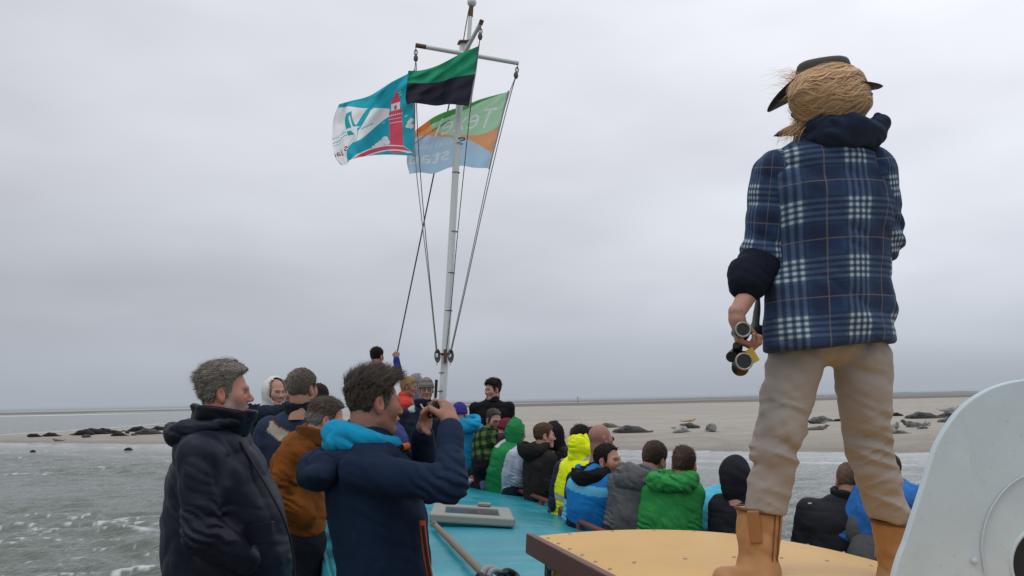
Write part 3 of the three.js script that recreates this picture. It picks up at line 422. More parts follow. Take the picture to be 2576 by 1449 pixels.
{
  const tex = canvasTex(1024, 1024, (x) => {
    x.fillStyle = '#c9e8ff'; x.fillRect(0, 0, 1, 1);
    x.fillStyle = '#ffb98a'; x.beginPath(); x.moveTo(0, 0); x.lineTo(1, 0); x.lineTo(1, 0.80); x.bezierCurveTo(0.82, 0.68, 0.72, 0.60, 0.5, 0.50); x.bezierCurveTo(0.3, 0.40, 0.15, 0.28, 0, 0.22); x.fill();
    x.fillStyle = '#c6efcc'; x.beginPath(); x.moveTo(0.1, 0); x.lineTo(1, 0); x.lineTo(1, 0.45); x.bezierCurveTo(0.8, 0.60, 0.6, 0.54, 0.45, 0.44); x.bezierCurveTo(0.34, 0.36, 0.24, 0.26, 0.17, 0); x.fill();
    x.fillStyle = '#5fae5f'; x.beginPath(); x.moveTo(0.16, 0); x.lineTo(0.95, 0); x.lineTo(0.5, 0.10); x.lineTo(0.2, 0.14); x.fill(); x.fillStyle = '#f8904a'; x.beginPath(); x.moveTo(0, 0); x.lineTo(0.17, 0); x.lineTo(0.2, 0.16); x.lineTo(0.09, 0.20); x.closePath(); x.fill();
    poly(x, [[0.24, 0.26], [0.42, 0.17], [0.43, 0.20], [0.25, 0.29]], '#5fae5f'); poly(x, [[0.02, 0.40], [0.24, 0.26], [0.25, 0.29], [0.03, 0.44]], '#f8904a'); poly(x, [[0, 0.43], [0.09, 0.355], [0.1, 0.39], [0, 0.48]], '#7fb4f4');
    mirrored(x, 'Texel', 0.60, 0.29, 0.38, 0.72, '#ffffff', 'sans-serif', 0.10, 'normal'); mirrored(x, '600 jaar', 0.30, 0.54, 0.13, 0.95, '#f4faff', 'sans-serif', 0.18, 'normal'); mirrored(x, 'stad', 0.26, 0.74, 0.26, 0.95, '#f8fcff', 'sans-serif', 0.10, 'bold');
  });
  const g = coons([[1047, 326], [1098, 291], [1180, 261], [1208, 250], [1277, 231]], [[1030, 438], [1058, 434], [1089, 437], [1130, 422], [1161, 417], [1192, 422], [1228, 423]], [[1047, 326], [1030, 365], [1023, 403], [1030, 438]], [[1277, 231], [1255, 320], [1228, 423]], 90, 50,
    (u, v) => (1 - u) * (0.10 * Math.sin(8 * u + 3 * v + 1) + 0.03 * Math.sin(19 * u + 5 * v)) + 0.030 * Math.sin(30 * (v * 0.9 - (1 - u) * 0.55)) * (1 - v) * u + 0.035 * Math.sin(15 * u + 4 * v), 10.12);
  const t = thing('town_flag', 'pale green, orange and blue flag with mirrored white writing, right of the mast', 'flag', V3(0, 0, 0)); part(t, 'flag_cloth', g, cloth(tex, 0.42));
  part(t, 'hoist_band', rope([Zp(1279, 229, 10.1), Zp(1257, 320, 10.1), Zp(1230, 425, 10.1)], 0.011, 12, 6), M.ropeLight);
}
// ---------------------------------------------------------------- loose things on the roof
{
  const a = onBoat(1092, 1318, -0.705), b = onBoat(1225, 1452, -0.70), t = thing('wooden_pole', 'weathered wooden pole with two dark holes lying on the turquoise roof', 'pole', b);
  const A = a.clone().sub(b); part(t, 'shaft', rod(A, V3(0, 0, 0), 0.017, 0.0185, 14), std([0.21, 0.165, 0.13], 0.8, { bumpMap: paintGrain, bumpScale: 0.002 })); const u = A.clone().normalize(), up = V3(-0.35, 0.75, 0.6).normalize();
  for (const k of [0.035, 0.075]) { const p = A.clone().addScaledVector(u, -k).addScaledVector(up, 0.0155); const g = new THREE.CylinderGeometry(0.009, 0.009, 0.007, 12); g.applyQuaternion(new THREE.Quaternion().setFromUnitVectors(V3(0, 1, 0), up)); part(t, 'hole', g.translate(p.x, p.y, p.z), M.black); }
  part(t, 'knob', new THREE.SphereGeometry(0.019, 12, 10).translate(A.x, A.y, A.z), std([0.27, 0.19, 0.13], 0.8));
}
{
  const b = onBoat(1238, 1458, -0.70), t = thing('strap_bundle', 'black and grey strap bundle on the roof beside the end of the wooden pole', 'strap', b);
  part(t, 'grey_strap', [rope([V3(-0.06, 0.0, 0.05), V3(-0.045, 0.055, 0.01), V3(0.0, 0.06, -0.02), V3(0.05, 0.02, -0.04)], 0.022, 20, 8), rope([V3(-0.02, 0.0, 0.06), V3(-0.005, 0.05, 0.03), V3(0.04, 0.05, 0.0), V3(0.09, 0.0, 0.0)], 0.018, 20, 8)], std([0.30, 0.31, 0.33], 0.9));
  part(t, 'black_strap', [rope([V3(-0.09, 0.0, 0.03), V3(-0.07, 0.03, 0.03), V3(-0.05, 0.02, 0.06), V3(0.02, 0.01, 0.08)], 0.024, 20, 8), rope([V3(0.05, 0.02, 0.06), V3(0.09, 0.05, 0.03), V3(0.14, 0.02, 0.0), V3(0.16, 0.0, 0.04)], 0.024, 20, 8)], M.black);
  part(t, 'dark_buckle', rbox(0.06, 0.02, 0.05, 0.006, 0.07, 0.05, 0.05), M.dark); t.scale.setScalar(0.72);
}
// ---------------------------------------------------------------- people: shared builders
function basis(yaw, pitch = 0, roll = 0) {          // yaw 0 looks away from the camera, 90 to the right
  const y = yaw * D2R, p = pitch * D2R, r = roll * D2R, F0 = V3(Math.sin(y), 0, -Math.cos(y)), R0 = V3(Math.cos(y), 0, Math.sin(y)), U0 = V3(0, 1, 0);
  const F = F0.clone().multiplyScalar(Math.cos(p)).addScaledVector(U0, Math.sin(p)), U1 = U0.clone().multiplyScalar(Math.cos(p)).addScaledVector(F0, -Math.sin(p));
  return { F, R: R0.clone().multiplyScalar(Math.cos(r)).addScaledVector(U1, -Math.sin(r)), U: U1.clone().multiplyScalar(Math.cos(r)).addScaledVector(R0, Math.sin(r)) };
}
const headMatrix = (c, b, s) => new THREE.Matrix4().makeBasis(b.R.clone().multiplyScalar(-s), b.U.clone().multiplyScalar(s), b.F.clone().multiplyScalar(s)).setPosition(c);   // local x = the person's left
const skull = ell(V3(0, 0.035, -0.016), 0.077, 0.092, 0.099);
function headField(o) {
  const n = o.nose || 1, j = o.jaw || 1, ft = o.fat || 0, ch = o.chin || 1, L = [];
  const add = (g, k) => L.push([g, k]);
  add(skull, 0); add(ell(V3(0, -0.035, 0.028), 0.058 * j + ft, 0.075, 0.062), 0.035);
  add(ell(V3(0, -0.012, 0.052), 0.058, 0.050, 0.034), 0.02);
  for (const s of [-1, 1]) { add(cone(V3(s * 0.052 * j, -0.062, 0.004), V3(s * 0.022, -0.102 * ch, 0.062), 0.018 + ft * 0.6, 0.015), 0.03); add(ell(V3(s * 0.042, -0.018, 0.058), 0.022 + ft * 0.5, 0.024, 0.018), 0.03); }
  add(cone(V3(-0.01, -0.104 * ch, 0.068), V3(0.01, -0.104 * ch, 0.068), 0.0165, 0.0165), 0.02);
  add(cone(V3(-0.036, 0.022, 0.074), V3(0, 0.022, 0.084), 0.011, 0.010), 0.014); add(cone(V3(0.036, 0.022, 0.074), V3(0, 0.022, 0.084), 0.011, 0.010), 0.014);
  add(cone(V3(0, 0.014, 0.086), V3(0, -0.026, 0.086 + 0.021 * n), 0.0075, 0.0105 * n), 0.010); add(ell(V3(0, -0.030, 0.086 + 0.0195 * n), 0.011 * n, 0.009, 0.0105), 0.008);
  for (const s of [-1, 1]) add(ell(V3(s * 0.013, -0.034, 0.090 + 0.010 * n), 0.008, 0.007, 0.010), 0.006);
  const sock = [-1, 1].map((s) => ell(V3(s * 0.034, 0.003, 0.094), 0.019, 0.013, 0.017)), eye = [-1, 1].map((s) => ell(V3(s * 0.032, 0.004, 0.070), 0.0125, 0.0115, 0.0125));
  const lips = [cone(V3(-0.019, -0.070, 0.080), V3(0, -0.063, 0.091), 0.0045, 0.006), cone(V3(0.019, -0.070, 0.080), V3(0, -0.063, 0.091), 0.0045, 0.006), cone(V3(-0.016, -0.075, 0.080), V3(0, -0.075, 0.088), 0.005, 0.007), cone(V3(0.016, -0.075, 0.080), V3(0, -0.075, 0.088), 0.005, 0.007)];
  const ears = [-1, 1].map((s) => { const B = [V3(s * 0.93, 0, -0.36), V3(0, 0.97, -0.22), V3(s * 0.36, 0.2, 0.9)].map((v) => v.normalize()), c = V3(s * 0.083, -0.002, -0.014);
    const e = ell(c, 0.010, 0.034, 0.020, B), h = ell(c.clone().add(V3(s * 0.012, 0.004, 0.005)), 0.010, 0.022, 0.011, B), lobe = ell(V3(s * 0.080, -0.030, -0.008), 0.008, 0.011, 0.010, B); return (x, y, z) => smax(smin(e(x, y, z), lobe(x, y, z), 0.006), -h(x, y, z), 0.004); });
  const tilt = o.neckBack || 0, neck = cone(V3(0, -0.075, -0.022), V3(0, -0.24, -0.05 - tilt), 0.053 + ft * 0.6, 0.066 + ft), nape = ell(V3(0, -0.06, -0.05), 0.055, 0.06, 0.05);
  return (x, y, z) => {
    let d = L[0][0](x, y, z); for (let i = 1; i < L.length; i++) d = smin(d, L[i][0](x, y, z), L[i][1]);
    d = smax(d, -Math.min(sock[0](x, y, z), sock[1](x, y, z)), 0.014); d = smin(d, Math.min(eye[0](x, y, z), eye[1](x, y, z)), 0.003);
    let l = lips[0](x, y, z); for (let i = 1; i < 4; i++) l = Math.min(l, lips[i](x, y, z)); d = smin(d, l, 0.008);
    d = smin(d, smin(neck(x, y, z), nape(x, y, z), 0.03), 0.03); d = smin(d, Math.min(ears[0](x, y, z), ears[1](x, y, z)), 0.008); return d;
  };
}
const SKIN = [0.40, 0.225, 0.165];
function headColor(o) {
  const sk = o.skin || SKIN, hc = o.hairCol || [0.05, 0.04, 0.03], bd = o.beard, bc = o.beardCol || hc;
  return (x, y, z) => {
    const n = fbm(x * 60 + 1, y * 60, z * 60, 3); let r = sk[0] * (1 + 0.10 * n), g = sk[1] * (1 + 0.14 * n), b = sk[2] * (1 + 0.14 * n);
    const red = 0.5 * Math.exp(-(((Math.abs(x) - 0.042) / 0.022) ** 2) - (((y + 0.025) / 0.025) ** 2)) * (z > 0.03) + 0.6 * Math.exp(-((x / 0.014) ** 2) - (((y + 0.03) / 0.016) ** 2)) * (z > 0.09) + 0.55 * sstep(0.076, 0.086, Math.abs(x)) + 0.15 * n * sstep(0.04, 0.09, y) * (z > 0);
    g *= 1 - 0.30 * clamp(red); b *= 1 - 0.26 * clamp(red);
    const put = (c, t) => { r = mix(r, c[0], t); g = mix(g, c[1], t); b = mix(b, c[2], t); };
    if (bd) { const m = sstep(-0.035, -0.055, y + 0.25 * Math.max(0, 0.05 - z) * (Math.abs(x) > 0.03 ? 0 : 1)) * sstep(-0.15, -0.11, y) * sstep(-0.025, 0.01, z); put(bc, bd * m * clamp(0.75 + 0.7 * n)); if (Math.abs(x) > 0.045 && z < 0.04) put(bc, bd * sstep(-0.03, -0.015, -Math.abs(y + 0.02) + 0.01) * sstep(0.0, 0.015, z) * 0.6); }
    if (z > 0.05) {
      const lip = Math.exp(-((x / 0.017) ** 4) - (((y + 0.069) / 0.0085) ** 4)); put([sk[0] * 0.82, sk[1] * 0.58, sk[2] * 0.62], 0.8 * lip); if (Math.abs(y + 0.0690 + 9 * x * x) < 0.0019 && Math.abs(x) < 0.022) put([0.09, 0.04, 0.033], 0.6);
      const ex = Math.abs(x) - 0.032, ey = y - 0.004, e = (ex / 0.0125) ** 2 + (ey / (o.squint ? 0.0032 : 0.0052)) ** 2; if (e < 1) put([0.42, 0.40, 0.38], 0.9); if (e < 1 && ex * ex + ey * ey < 0.0056 ** 2) put([0.025, 0.02, 0.018], 1); if (e > 1 && e < 2.1) put([0.10, 0.05, 0.04], 0.6);
      const bw = Math.exp(-(((Math.abs(x) - 0.034) / 0.019) ** 4) - (((y - 0.026 + 8 * (Math.abs(x) - 0.03) ** 2) / 0.0055) ** 2)); put(hc, 0.85 * bw * clamp(0.8 + n));
      if (Math.abs(Math.abs(x) - 0.007) < 0.004 && y < -0.036 && y > -0.042) put([0.06, 0.025, 0.02], 0.7);
    }
    return [r, g, b];
  };
}
const lerpTab = (t, x) => { for (let i = 1; i < t.length; i++) if (x <= t[i][0]) { const k = clamp((x - t[i - 1][0]) / (t[i][0] - t[i - 1][0])); return mix(t[i - 1][1], t[i][1], k); } return t[t.length - 1][1]; };
// hair in head coordinates; style: th (top), side, recede, comb(x, y, z) -> direction, len, lift, curl, n, col, col2, width
function hairGeo(s) {
  const rec = s.recede || 0, tab = [[-0.12, s.nape || -0.085], [-0.07, (s.nape || -0.085) + 0.012], [-0.045, -0.045], [-0.032, 0.018], [0.004, 0.038], [0.012, s.burn ?? -0.02], [0.03, s.burn ?? -0.02], [0.036, 0.02], [0.045 - rec * 0.6, 0.05], [0.075 - rec, 0.078 + rec * 0.5], [0.1, 0.09 + rec * 0.8]];
  const noiseF = s.tuft || 0.004, f = (x, y, z) => {
    const d = skull(x, y, z); if (d > 0.09 || d < -0.05) return d - 0.02;
    const jag = 0.006 * noise3(x * 90, y * 60, z * 90), m = y - lerpTab(tab, z) + jag, top = sstep(0.02, 0.115, y), c = s.comb(x, y, z);
    let th = mix(s.side, s.th, top) + (s.shape ? s.shape(x, y, z) : 0);
    const q = 1 - 0.72, u = x * c.x + y * c.y + z * c.z;   // streaks run along the comb direction
    th += noiseF * (noise3((x - u * c.x * 0.72) * 85 + 3, (y - u * c.y * 0.72) * 85, (z - u * c.z * 0.72) * 85) + 0.5 * noise3((x - u * c.x * 0.8) * 190, (y - u * c.y * 0.8) * 190 + 5, (z - u * c.z * 0.8) * 190));
    return d - (-0.014 + (th + 0.014) * sstep(-0.005, 0.012, m));
  };
  const c1 = s.col, c2 = s.col2 || s.col.map((v) => v * 0.6), colr = (x, y, z, R) => { const c = s.comb(x, y, z), u = x * c.x + y * c.y + z * c.z; let n = 0.5 + 0.9 * fbm((x - u * c.x * 0.8) * 110, (y - u * c.y * 0.8) * 110, (z - u * c.z * 0.8) * 110, 3); n = clamp(n + (R || 0)); const g = s.grey ? s.grey(x, y, z) : 0; return c1.map((v, i) => mix(mix(c2[i], v, n), (s.greyCol || [0.3, 0.29, 0.28])[i] * (0.6 + 0.6 * n), g)); };
  const cell = s.cell || 0.0045, base = netMesh(f, V3(-0.13, -0.13, -0.16), V3(0.13, 0.20, 0.16), cell, colr, null, 0.0016), list = [base.toNonIndexed()];
  if (s.n) {
    const R = rng(s.seed || 5), p = base.attributes.position, nr = base.attributes.normal, pos = [], nor = [], col = [], K = 4;
    for (let i = 0; i < s.n; i++) {
      const v = Math.floor(R() * p.count), o = V3(p.getX(v), p.getY(v), p.getZ(v)), N = V3(nr.getX(v), nr.getY(v), nr.getZ(v)); const m = o.y - lerpTab(tab, o.z); if (m < 0.004 || skull(o.x, o.y, o.z) < 0.001) continue;
      const top = sstep(0.0, 0.1, o.y), len = (s.len * mix(s.sideLen ?? 0.4, 1, top)) * (0.6 + 0.7 * R()), c = s.comb(o.x, o.y, o.z).clone(); c.addScaledVector(N, -c.dot(N)).normalize(); c.x += (R() - 0.5) * (s.mess || 0.5); c.y += (R() - 0.5) * (s.mess || 0.5); c.z += (R() - 0.5) * (s.mess || 0.5); c.normalize();
      const lift = (s.lift ?? 0.5) * (0.5 + R()) * mix(s.sideLift ?? 0.3, 1, top), pts = []; o.addScaledVector(N, -0.003); const ph = R() * 6.28, cu = s.curl || 0, side = c.clone().cross(N).normalize();
      for (let k = 0; k <= K; k++) { const t = k / K, q = o.clone().addScaledVector(c, len * t * (1 - lift * 0.45)).addScaledVector(N, len * lift * (t - 0.45 * t * t)); if (s.wind) q.addScaledVector(s.wind, len * t * t); if (cu) q.addScaledVector(side, cu * Math.sin(ph + t * 5)).addScaledVector(N, cu * 0.7 * Math.cos(ph + t * 5)); q.y -= (s.fall || 0) * len * t * t; pts.push(q); }
      const w = (s.width || 0.0016) * (0.7 + 0.6 * R()), ws = side.clone().multiplyScalar(w), cc = colr(o.x, o.y, o.z, (R() - 0.5) * 0.8);
      for (let k = 0; k < K; k++) { const a = 1 - (k / K) ** 2, b = 1 - ((k + 1) / K) ** 2, A = pts[k].clone().addScaledVector(ws, -a), B = pts[k].clone().addScaledVector(ws, a), C = pts[k + 1].clone().addScaledVector(ws, b), D = pts[k + 1].clone().addScaledVector(ws, -b); for (const q of [A, B, C, A, C, D]) { pos.push(q.x, q.y, q.z); nor.push(N.x, N.y, N.z); col.push(...cc); } }
    }
    const g = new THREE.BufferGeometry(); g.setAttribute('position', new THREE.Float32BufferAttribute(pos, 3)); g.setAttribute('normal', new THREE.Float32BufferAttribute(nor, 3)); g.setAttribute('color', new THREE.Float32BufferAttribute(col, 3)); list.push(g);
  }
  return mergeGeometries(list);
}
const combDir = (dx, dy, dz) => { const v = V3(dx, dy, dz).normalize(); return () => v; };
const combBack = (x, y, z) => V3(x * 2, -0.25 - (z < 0 ? 0.8 : 0) + y * 1.5, -1).normalize(), combDown = (x, y, z) => V3(x * 4, -1 + 7 * Math.max(0, y - 0.05), z < 0.02 ? -0.5 : 0.7).normalize(), combFwd = (x, y, z) => V3(x * 1.5, y > 0.05 ? 0.1 : -0.9, y > 0.05 ? 0.9 : 0.1).normalize();
// hand: local frame wrist at 0, +y to the fingers, +z out of the palm, thumb at +x (right hand)
function handGeo(o) {
  const cu = o.curl || [[25, 30, 20], [28, 32, 20], [32, 35, 22], [36, 38, 24]], th = o.thumb || [0.62, 0.72, 0.30, 18], sp = o.spread || 0, parts = [];
  const base = [[0.026, 0.088], [0.009, 0.093], [-0.009, 0.089], [-0.026, 0.079]], len = [[0.043, 0.026, 0.021], [0.047, 0.029, 0.022], [0.044, 0.027, 0.022], [0.035, 0.021, 0.019]], rad = [0.0092, 0.0095, 0.0090, 0.0080];
  const palm = [cone(V3(0.0, -0.012, 0), V3(0, 0.015, 0), 0.024, 0.027)];
  for (let i = 0; i < 4; i++) palm.push(cone(V3(base[i][0] * 0.6, 0.012, 0), V3(base[i][0], base[i][1], 0), 0.0165, 0.0125));
  palm.push(cone(V3(0.018, 0.02, 0.008), V3(0.034, 0.045, 0.014), 0.017, 0.0145)); const pf = union(palm, 0.014), fs = [];
  for (let i = 0; i < 4; i++) { let p = V3(base[i][0], base[i][1], 0), a = 0; const dx = (base[i][0] / 0.026) * sp; for (let k = 0; k < 3; k++) { a += cu[i][k] * D2R; const q = p.clone().add(V3(dx * Math.cos(a), Math.cos(a), Math.sin(a)).normalize().multiplyScalar(len[i][k])); fs.push([cone(p, q, rad[i] * (1 - 0.1 * k), rad[i] * (0.9 - 0.1 * k)), i]); p = q; } }
  { const d = V3(th[0], th[1], th[2]).normalize(); let p = V3(0.033, 0.04, 0.013), q = p.clone().addScaledVector(d, 0.034); fs.push([cone(p, q, 0.0125, 0.011), 4]); const e = d.clone(); e.x -= Math.sin(th[3] * D2R); e.y += 0.3 * Math.sin(th[3] * D2R); e.normalize(); fs.push([cone(q, q.clone().addScaledVector(e, 0.030), 0.011, 0.0085), 4]); }
  const fing = [0, 1, 2, 3, 4].map((i) => union(fs.filter((q) => q[1] === i).map((q) => q[0]), 0.004));
  const f = (x, y, z) => { let d = pf(x, y, z); let m = 9; for (const g of fing) m = Math.min(m, g(x, y, z)); return smin(d, m, 0.006); };
  const sk = o.skin || SKIN, g = netMesh(f, V3(-0.065, -0.06, -0.07), V3(0.11, 0.20, 0.11), o.cell || 0.0034, (x, y, z) => { const n = fbm(x * 90, y * 90, z * 90, 3), k = 1 - 0.12 * sstep(0.075, 0.095, y); return [sk[0] * (1 + 0.12 * n), sk[1] * k * (1 + 0.15 * n), sk[2] * k * (1 + 0.15 * n)]; });
  if (o.left) { const m = new THREE.Matrix4().makeScale(-1, 1, 1); g.applyMatrix4(m); const ix = g.index.array; for (let i = 0; i < ix.length; i += 3) { const t = ix[i]; ix[i] = ix[i + 1]; ix[i + 1] = t; } }
  return g;
}
function handMatrix(wrist, dir, palm) { const Y = dir.clone().normalize(), Z = palm.clone().addScaledVector(Y, -palm.dot(Y)).normalize(), X = Y.clone().cross(Z); return new THREE.Matrix4().makeBasis(X, Y, Z).setPosition(wrist); }
// cloth folds: sharp creases of two sizes, drawn out along a slanting direction
function folds(amp, sc = 1, seed = 0) {
  return (x, y, z) => { const wx = 0.05 * noise3(x * 5 + seed, y * 5, z * 5), X = (x + wx) * 8 * sc + seed, Y = (y + 0.5 * x + wx) * 12 * sc, Z = (z - 0.35 * y) * 8 * sc; const a = Math.abs(noise3(X, Y, Z)), b = Math.abs(noise3(X * 2.1 + 9, Y * 2.3, Z * 2.1 + 4)); return amp * ((1 - 2.2 * a) * 0.75 + (1 - 2.2 * b) * 0.32); };
}
// garment from a field: the piece list is {f, id}; folds are added near the surface
function garment(pieces, k, o) {
  const fo = o.folds || folds(0.006), n = pieces.length, cut = o.cut;
  const f = (x, y, z) => { let d = pieces[0].f(x, y, z); for (let i = 1; i < n; i++) d = smin(d, pieces[i].f(x, y, z), pieces[i].k ?? k); if (d < 0.06 && d > -0.06) d += fo(x, y, z) + (o.detail ? o.detail(x, y, z) : 0); if (cut) d = smax(d, cut(x, y, z), 0.012); return d; };
  const col = typeof o.color === 'function' ? (x, y, z, a, b, c) => { let best = 0, bd = 1e9; for (let i = 0; i < n; i++) { const q = pieces[i].f(x, y, z); if (q < bd) { bd = q; best = i; } } return o.color(x, y, z, pieces[best].id, a, b, c); } : (x, y, z) => { const q = 1 + 0.10 * fbm(x * 40, y * 40, z * 40, 3) + 0.08 * noise3(x * 6, y * 6, z * 6); return o.color.map((v) => v * q); };
  return netMesh(f, o.box[0], o.box[1], o.cell || 0.011, col, o.org, o.eps || 0.004);
}
const dull = (c, x, y, z, a = 0.1) => { const q = 1 + a * fbm(x * 40, y * 40, z * 40, 3) + a * noise3(x * 6, y * 6, z * 6); return [c[0] * q, c[1] * q, c[2] * q]; };
// a whole figure. s: hip, neck, head (world points), yaw, headYaw/pitch/roll, sections, arms, legs ...
const figures = {};
function person(s) {
  const b = basis(s.yaw), R = b.R, F = b.F, up = s.neck.clone().sub(s.hip).normalize(), fat = s.fat || 1, w = s.shoulder || 0.185, z = s.zoom || 1;
  const at = (t, f = 0, r = 0) => s.hip.clone().lerp(s.neck, t).addScaledVector(F, f).addScaledVector(R, r), sl = s.slouch || 0;
  const sec = s.sec || [{ c: at(-0.12), w: 0.185 * fat, d: 0.135 * fat }, { c: at(0.12, -sl * 0.4), w: 0.18 * fat, d: 0.135 * fat }, { c: at(0.42, -sl), w: 0.178 * fat, d: 0.138 * fat }, { c: at(0.72, -sl), w: w * 1.0 * Math.min(fat, 1.1), d: 0.13 * fat }, { c: at(0.88, -sl * 0.5), w: w * 0.80, d: 0.10 * fat }, { c: at(1.0, 0), w: 0.085, d: 0.08 }];
  const foot = s.base || V3(s.hip.x, s.deck ?? s.hip.y - 0.1, s.hip.z), T = thing('person', s.label, 'person', foot);
  // joints
  const S = {}, arms = s.arms || {}, r0 = s.armR || 1; for (const k of ['L', 'R']) { const sg = k === 'R' ? 1 : -1, A = arms[k] || {}; const sh = A.s || at(0.86, -sl * 0.4, sg * w * 0.93); const e = A.e || sh.clone().addScaledVector(up, -0.27).addScaledVector(R, sg * 0.012).addScaledVector(F, -0.01), wr = A.w || e.clone().addScaledVector(F, 0.17).addScaledVector(V3(0, -1, 0), 0.13).addScaledVector(R, -sg * 0.03); S[k] = { s: sh, e, w: wr, hidden: A.hidden }; }
  const J = s.jacket, cell = s.cell || 0.012, pieces = [{ f: spine(sec, R, F), id: 'torso' }];
  for (const k of ['L', 'R']) { const a = S[k], q = J.sleeve || 1; pieces.push({ f: smin2(cone(a.s, a.e, 0.072 * r0 * q, 0.058 * r0 * q), cone(a.e, a.w, 0.058 * r0 * q, 0.045 * r0 * q), 0.02), id: 'sleeve' + k, k: 0.035, a }); }
  const hemY = J.hem, pts = [...sec.map((q) => q.c), S.L.s, S.L.e, S.L.w, S.R.s, S.R.e, S.R.w], bb = bounds(pts, 0.24 * Math.max(1, fat) + 0.04);
  for (const e of s.extra || []) pieces.push(e);
  const fo0 = J.folds || folds(J.amp ?? 0.006, J.fs || 1, (s.seed || 1) * 3.7), quilt = J.quilt, detail = (x, y, zz) => { let q = 0; for (const k of ['L', 'R']) { const a = S[k].e, dd = Math.hypot(x - a.x, y - a.y, zz - a.z); if (dd < 0.16) q += (1 - dd / 0.16) * (J.amp ?? 0.006) * 1.1 * Math.sin((y + 0.6 * x + 0.02 * noise3(x * 20, y * 20, zz * 20)) * 170); } if (quilt) { const v = ((y - s.hip.y) / quilt) % 1, t = Math.abs(v < 0 ? v + 1 : v); q -= 0.0055 * Math.sqrt(Math.max(0, 1 - (2 * t - 1) ** 2)); } if (J.detail) q += J.detail(x, y, zz); return q; };
  // torso coordinates for colour patterns: u to the right, v 0 hip..1 neck, f to the front
  const H = s.neck.clone().sub(s.hip), hl = H.lengthSq(), tc = (x, y, zz) => { const px = x - s.hip.x, py = y - s.hip.y, pz = zz - s.hip.z; return { u: px * R.x + py * R.y + pz * R.z - (px * H.x + py * H.y + pz * H.z) / hl * (H.x * R.x + H.y * R.y + H.z * R.z), v: (px * H.x + py * H.y + pz * H.z) / hl, f: px * F.x + pz * F.z }; };
  const armT = (k, x, y, zz) => { const a = S[k], d = a.e.clone().sub(a.s), l = d.lengthSq(), t = ((x - a.s.x) * d.x + (y - a.s.y) * d.y + (zz - a.s.z) * d.z) / l; if (t < 1) return t; const e = a.w.clone().sub(a.e); return 1 + clamp(((x - a.e.x) * e.x + (y - a.e.y) * e.y + (zz - a.e.z) * e.z) / e.lengthSq()); };
  const color = typeof J.color === 'function' ? (x, y, zz, id) => J.color(x, y, zz, id, tc(x, y, zz), armT) : J.color;
  if (!J.skip) part(T, J.name || 'jacket', garment(pieces, 0.05, { folds: fo0, detail, color, box: bb, cell, org: foot, cut: J.cut }), J.mat || vcol(J.rough ?? 0.85, J.ext || {}));
  // trousers
  const hw = 0.085 * fat, legs = s.legs; const hips = { L: at(-0.08, 0, -hw), R: at(-0.08, 0, hw) };
  const LG = {}; for (const k of ['L', 'R']) { const sg = k === 'R' ? 1 : -1, q = legs?.[k]; if (q) { LG[k] = { h: q.h || hips[k], k: q.k, a: q.a }; } else if (s.sit) { const kn = hips[k].clone().addScaledVector(F, 0.40).add(V3(0, 0.0, 0)).addScaledVector(R, sg * 0.04); LG[k] = { h: hips[k], k: kn, a: kn.clone().add(V3(0, -0.42, 0)).addScaledVector(F, 0.05) }; } else { const a = V3(hips[k].x + R.x * sg * 0.03, (s.deck ?? 0.88) + 0.08, hips[k].z + R.z * sg * 0.03); LG[k] = { h: hips[k], k: hips[k].clone().lerp(a, 0.5).addScaledVector(F, 0.015), a }; } }
  const Tr = s.trousers || { color: [0.02, 0.025, 0.04] };
  if (!Tr.skip) { const tp = [{ f: cone(hips.L, hips.R, 0.12 * fat, 0.12 * fat), id: 'hip' }]; const q = Tr.r || 1; for (const k of ['L', 'R']) tp.push({ f: smin2(cone(LG[k].h, LG[k].k, 0.098 * q * Math.sqrt(fat), 0.072 * q), cone(LG[k].k, LG[k].a, 0.072 * q, 0.062 * q), 0.03), id: 'leg' + k, k: 0.03 });
    part(T, 'trousers', garment(tp, 0.06, { folds: folds(Tr.amp ?? 0.006, 1, 5), color: Tr.color, box: bounds([...Object.values(LG).flatMap((l) => [l.h, l.k, l.a])], 0.2), cell: Tr.cell || Math.max(cell, 0.013), org: foot, detail: Tr.detail }), vcol(0.9)); }
  if (!s.noShoes) for (const k of ['L', 'R']) { const a = LG[k].a, dirF = F, g = netMesh(union([cone(a.clone().add(V3(0, 0.02, 0)), a.clone().add(V3(0, -0.04, 0)), 0.045, 0.042), cone(a.clone().add(V3(0, -0.045, 0)).addScaledVector(dirF, -0.02), a.clone().add(V3(0, -0.055, 0)).addScaledVector(dirF, 0.15), 0.04, 0.034)], 0.03), ...bounds([a.clone().add(V3(0, -0.05, 0)).addScaledVector(dirF, 0.06)], 0.17), 0.014, () => s.shoe || [0.02, 0.02, 0.022], foot); part(T, 'shoe', g, vcol(0.6)); }
  // body: fine head + hands, coarse trunk hidden below the clothes
  const hb = basis(s.headYaw ?? s.yaw, s.pitch || 0, s.roll || 0), hs = (s.headScale || 0.90) * z, hm = headMatrix(s.head, hb, hs), local = new THREE.Matrix4().makeTranslation(-foot.x, -foot.y, -foot.z), ho = s.face || {};
  const bs = [netMesh(headField(ho), V3(-0.115, -0.20, -0.145), V3(0.115, 0.15, 0.14), s.headCell || 0.0042, headColor(ho), null, 0.0018).applyMatrix4(hm).applyMatrix4(local)];
  const nb = s.head.clone().addScaledVector(hb.U, -0.13 * hs).addScaledVector(hb.F, -0.035 * hs), thin = sec.map((q) => ({ c: q.c, w: q.w * (s.thin || 0.62), d: q.d * (s.thin || 0.62) })), bp = [spine(thin.slice(1), R, F), cone(nb, at(0.93), 0.045, 0.05)];
